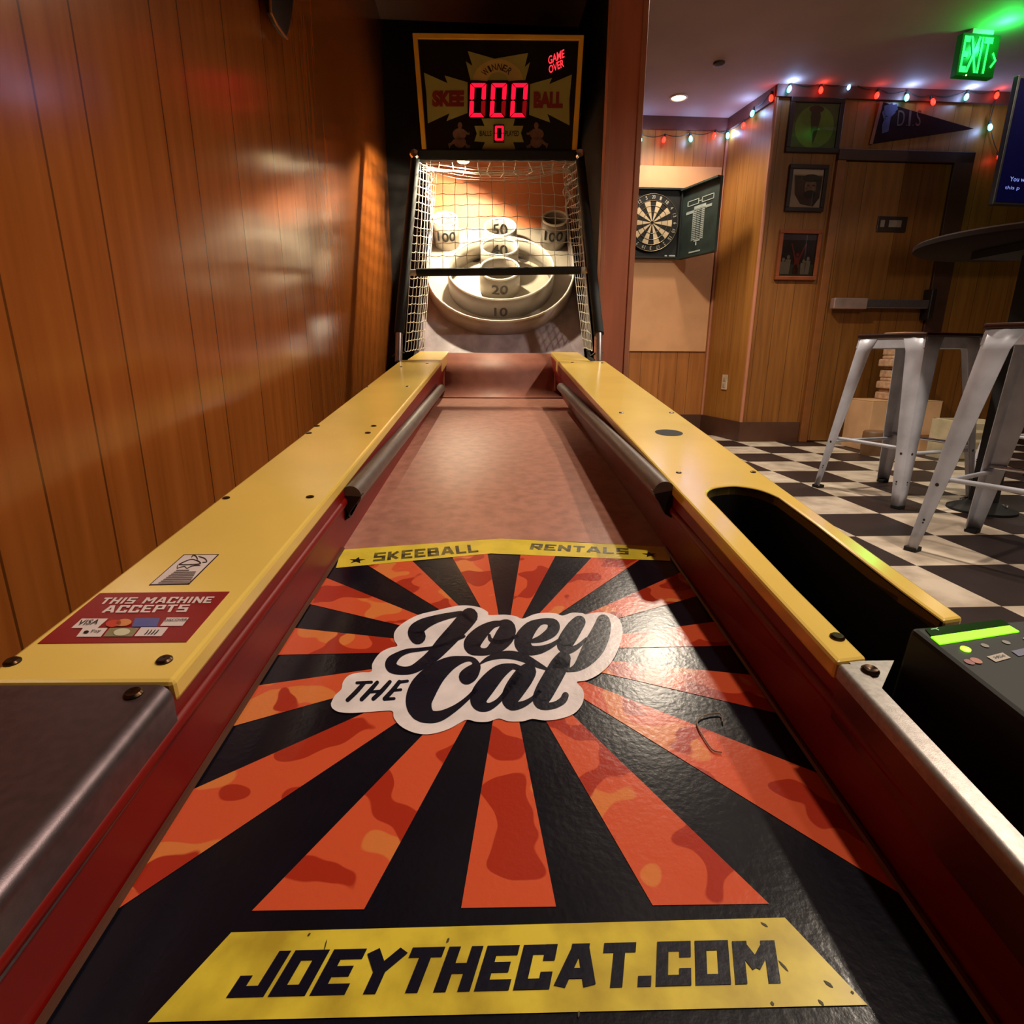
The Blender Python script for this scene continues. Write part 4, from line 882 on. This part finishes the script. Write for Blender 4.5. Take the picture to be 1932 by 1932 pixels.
for poly in ([(165,480),(410,590),(380,510),(620,580),(620,900),(400,985),(430,905),(205,1010),(190,700)],[(1270,600),(1500,535),(1470,600),(1705,500),(1680,760),(1680,1030),(1450,910),(1480,1000),(1260,920)],[(620,255),(900,335),(1250,275),(1215,420),(1270,370),(1220,560),(650,560),(600,360),(670,410)],[(760,950),(1115,950),(1095,1035),(1200,1035),(1175,1110),(1205,1205),(1095,1205),(1120,1285),(765,1285),(800,1205),(690,1195),(715,1115),(690,1035),(795,1035)]):
    MB().face([on_sign(*Z1(x,y),-.002) for x, y in poly]).build('burst_panel', ART, sbd)
arc = [(935+265*math.cos(t), 585-245*math.sin(t)) for t in [PI*(.04+.92*i/20) for i in range(21)]]; arc2 = [(935+110*math.cos(t), 585-110*math.sin(t)) for t in [PI*(.04+.92*i/20) for i in range(20,-1,-1)]]
MB().face([on_sign(*Z1(x,y),-.001) for x, y in arc+arc2]).build('winner_arch', ARTL, sbd)
tx = MB()
for ch, t in zip('WINNER', (136,118.5,103,84.5,67,49)):
    t = math.radians(t); R0, R1 = 145, 215; wd = {'W':62,'I':22}.get(ch,44)
    c0 = (935+R0*math.cos(t), 600-R0*math.sin(t)); ux, uy = math.sin(t), math.cos(t); vx, vy = math.cos(t), -math.sin(t)
    P_ = lambda u, v: on_sign(*Z1(c0[0]+ux*u+vx*v, c0[1]+uy*u+vy*v), -.0005)
    quad_letters(tx, font2d(ch,.015), P_(-wd/2,0), P_(wd/2,0), P_(-wd/2,R1-R0), NS, .0005)
tx.build('winner_lettering', mk('sign_maroon', (54,14,12), .4), sbd)
DRED = mk('sign_letter_red', (128,34,14), .4)
quad_letters(MB(), font2d('SKEE',.07), *[on_sign(*Z1(*p),-.001) for p in ((250,838),(582,836),(250,665))], NS, .0005).build('title_lettering', DRED, sbd)
quad_letters(MB(), font2d('BALL',.07), *[on_sign(*Z1(*p),-.001) for p in ((1305,850),(1610,850),(1308,678))], NS, .0005).build('title_lettering', DRED, sbd)
tx = MB()
quad_letters(tx, font2d('BALLS',.02), *[on_sign(*Z1(*p),-.001) for p in ((745,1142),(868,1142),(745,1085))], NS, .0005)
quad_letters(tx, font2d('PLAYED',.02), *[on_sign(*Z1(*p),-.001) for p in ((1010,1142),(1155,1142),(1010,1085))], NS, .0005)
tx.build('balls_lettering', mk('sign_ink', (36,30,12), .4), sbd)
dsp = MB().prism([on_sign(*Z1(*p),.004) for p in ((625,572),(1265,572),(1255,957),(618,957))], -NS*.006).build('score_display', mk('display_dark', (30,3,6), .2), sbd)
SEGR = glow('segment_red', (255,16,48), 1.5); SEGD = glow('segment_dim', (150,6,14), .5)
def seven(x0, x1, sk_, y0, y1, w_, off_segs=()):
    """zero on a seven segment display; top edge x0..x1 at y0, foot shifted left by sk_"""
    def P(u, v): return on_sign(*Z1(x0+u*(x1-x0)-sk_*v, y0+v*(y1-y0)), .0055)
    a_ = w_/(x1-x0); b_ = w_/(y1-y0); g_ = .012
    segs = {'a':[(.04,0),(.96,0),(1-a_,b_),(a_,b_)],'f':[(0,.02),(a_,b_+.02),(a_,.46),(a_/2,.49),(0,.47)],'b':[(1,.02),(1-a_,b_+.02),(1-a_,.46),(1-a_/2,.49),(1,.47)],
        'e':[(0,.53),(a_/2,.51),(a_,.54),(a_,.98-b_),(0,.98)],'c':[(1,.53),(1-a_/2,.51),(1-a_,.54),(1-a_,.98-b_),(1,.98)],'d':[(a_,1-b_),(1-a_,1-b_),(.94,1),(.04,1)]}
    for k_, s_ in segs.items():
        MB().face([P(*q) for q in s_]).build('digit_segment', SEGD if k_ in off_segs else SEGR, dsp)
seven(650,815,15,590,945,44,('c',)); seven(868,1030,20,590,945,44,('c',)); seven(1082,1250,22,590,945,44,('c',))
MB().prism([on_sign(*Z1(*p),.003) for p in ((890,1022),(1000,1022),(1000,1210),(890,1210))], -NS*.005).build('ball_display', mk('display_dark', (0,0,0)), sbd)
dsp2 = dsp; seven(905,996,2,1034,1188,22)
tx = MB()
quad_letters(tx, font2d('GAME',.01), *[on_sign(*Z1(*p),0) for p in ((1462,398),(1628,322),(1458,312))], NS, .0008)
quad_letters(tx, font2d('OVER',.01), *[on_sign(*Z1(*p),0) for p in ((1470,492),(1624,418),(1462,412))], NS, .0008)
tx.build('game_over_lettering', glow('game_over_red', (255,44,54), 2.2), sbd)
for cx, sg in ((540,1),(1335,-1)):
    f_ = MB()
    E_ = lambda x, y, a_, b_: f_.face([on_sign(*Z1(cx+sg*x+a_*math.cos(2*PI*j/18), y+b_*math.sin(2*PI*j/18)),-.002) for j in range(18)])
    E_(0,1205,62,60); E_(-5,1120,72,62); E_(0,1030,24,34)
    for pl_ in ([(50,1080),(90,1110),(98,1095),(104,1120),(88,1132),(45,1112)],[(-60,1170),(-95,1210),(-125,1220),(-110,1280),(-95,1240),(-50,1215)],[(50,1210),(85,1235),(110,1240),(95,1270),(60,1260)]): f_.face([on_sign(*Z1(cx+sg*x,y),-.002) for x, y in pl_])
    f_.build('player_figure', mk('sign_figure', (120,86,70), .4, var=.2, vs=60), sbd)
MB().prism([on_sign(*p,.02) for p in ((787,281),(1092,283),(1089,304),(789,303))], -NS*.04).build('lip_bar', FOAM, M, bevel=.006)
for px in (783,1093):
    c = onY(px,293,2.98); MB().lathe(c-Vector((0,.02,0)), (0,-1,0), [(.018,-.02),(.022,0),(.016,.014),(0,.018)], 18).build('clamp_knob', CHROME, M, smooth=True)
# ---- net cage
def polep(px, py, y): return onY(px, py, y)
poles = []
for xb, xt in ((752,784),(1130,1094)):
    b0 = polep(xb,682,2.46); m0 = polep(xb+(1 if xb<900 else -0),630,2.49); t0 = polep(xt,296,3.0)
    poles.append((b0,m0,t0))
    MB().tube([b0,m0,m0+(t0-m0)*.02], .0145, 16).build('pole_base', mk('pole_steel', (170,160,164), .35, metal=.8), M, smooth=True)
    MB().tube([m0,m0.lerp(t0,.5),t0], .021, 16).build('foam_pole', FOAM, M, smooth=True)
    MB().tube([m0+Vector((.018,0,-.075)),m0+Vector((-.005,-.018,-.07)),m0+Vector((-.03,0,-.09))], .004, 6).build('cable_tie', BLACK, M, smooth=True)
B0, B1 = onY(786,514,2.68), onY(1096,510,2.68)
MB().tube([B0,B1], .0165, 18).build('cross_bar', FOAM, M, smooth=True, label='black foam bar across the front of the net')
for p, q in ((B0,onY(767,514,2.68)),(B1,onY(1117,509,2.68))): MB().tube([p,q], .013, 12).build('bar_joint', mk('joint_white', (190,180,170), .5), M, smooth=True)
def netgrid(name, A, B, C, D, cols, rows, sag, label, r=.0021, seed=1):
    """knotted net hung between corners A top-left, B bottom-left, C bottom-right, D top-right"""
    rn = random.Random(seed); m_ = MB(); nrm_ = (B-A).cross(D-A).normalized()
    W = [[rn.uniform(-1,1) for _ in range(cols+1)] for _ in range(rows+1)]; W2 = [[rn.uniform(-1,1) for _ in range(cols+1)] for _ in range(rows+1)]
    def P(i, j, e=0):
        u, v = i/cols, j/rows; p = (A*(1-v)+B*v)*(1-u) + (D*(1-v)+C*v)*u; i0, j0 = int(round(i)), int(round(j))
        s_ = math.sin(PI*u)*math.sin(PI*v)
        return p + nrm_*sag*s_ + (D-A).normalized()*W[min(j0,rows)][min(i0,cols)]*.004 + (B-A).normalized()*W2[min(j0,rows)][min(i0,cols)]*.004
    for j in range(rows+1):
        pts = []
        for i in range(cols+1):
            pts.append(P(i,j))
            if i < cols: pts.append((P(i,j)+P(i+1,j))/2 + Vector((0,0,-.0035)))
        m_.tube(pts, r, 5)
    for i in range(cols+1): m_.tube([P(i,j) for j in range(rows+1)], r, 5)
    return m_.build(name, NET, M, smooth=True, label=label)
netgrid('front_net', onY(789,304,2.98), onY(788,508,2.69), onY(1095,505,2.69), onY(1088,304,2.98), 13, 9, .02, 'white cord net across the upper front of the target', .0014, 3)
netgrid('side_net', onY(788,304,2.99), onY(764,662,2.52), onY(800,655,2.84), onY(824,322,3.46), 7, 22, .012, 'white cord net on the left side of the target', .0018, 4)
netgrid('side_net', onY(1087,304,2.99), onY(1118,662,2.52), onY(1101,655,2.84), onY(1062,322,3.46), 7, 22, .012, 'white cord net on the right side of the target', .0018, 5)
gt = MB(); rn = random.Random(9)
for k in range(6):
    pts = [onY(796+i*36.2, 306+k*3+(16+3.5*k)*math.sin(PI*i/8)*.62+rn.uniform(-2,2), 3.02+.05*k) for i in range(9)]
    gt.tube(catmull(pts,3), .0018, 5)
for i in range(12):
    x = 805+i*24; gt.tube([onY(x,306,3.03), onY(x+rn.uniform(-8,8),316+10*math.sin(PI*i/11),3.12), onY(x+rn.uniform(-6,6),320+14*math.sin(PI*i/11),3.2)], .002, 5)
for cx, y_ in ((812,345),(1073,345)):
    for k in range(7): gt.tube(catmull([onY(cx+rn.uniform(-8,8), 312+k*9+rn.uniform(-6,6), 3.3), onY(cx+rn.uniform(-10,10), 322+k*9, 3.25), onY(cx+rn.uniform(-9,9), 330+k*10, 3.28)],4), .0036, 5)
gt.build('gathered_net', NET, M, smooth=True, label='bunched white net sagging under the scoreboard')
# ---- target lamp
lc = onY(874,297,3.06)
MB().lathe(lc+Vector((0,0,.045)), (0,0,-1), [(.018,0),(.024,.02),(.04,.045),(.042,.052)], 24, False).build('lamp_shade', BLACK, M, smooth=True)
MB().lathe(lc+Vector((0,0,.03)), (0,0,-1), [(.012,0),(.03,.022),(.034,.036),(.026,.05),(0,.056)], 24).build('lamp_bulb', glow('bulb_warm', (255,232,170), 16), M, smooth=True, label='lit warm bulb under the scoreboard')
spot('target_lamp', lc+Vector((0,-.0,-.032)), 78, (1,.85,.58), 80, .22, .02, (-.42,.32,-1))
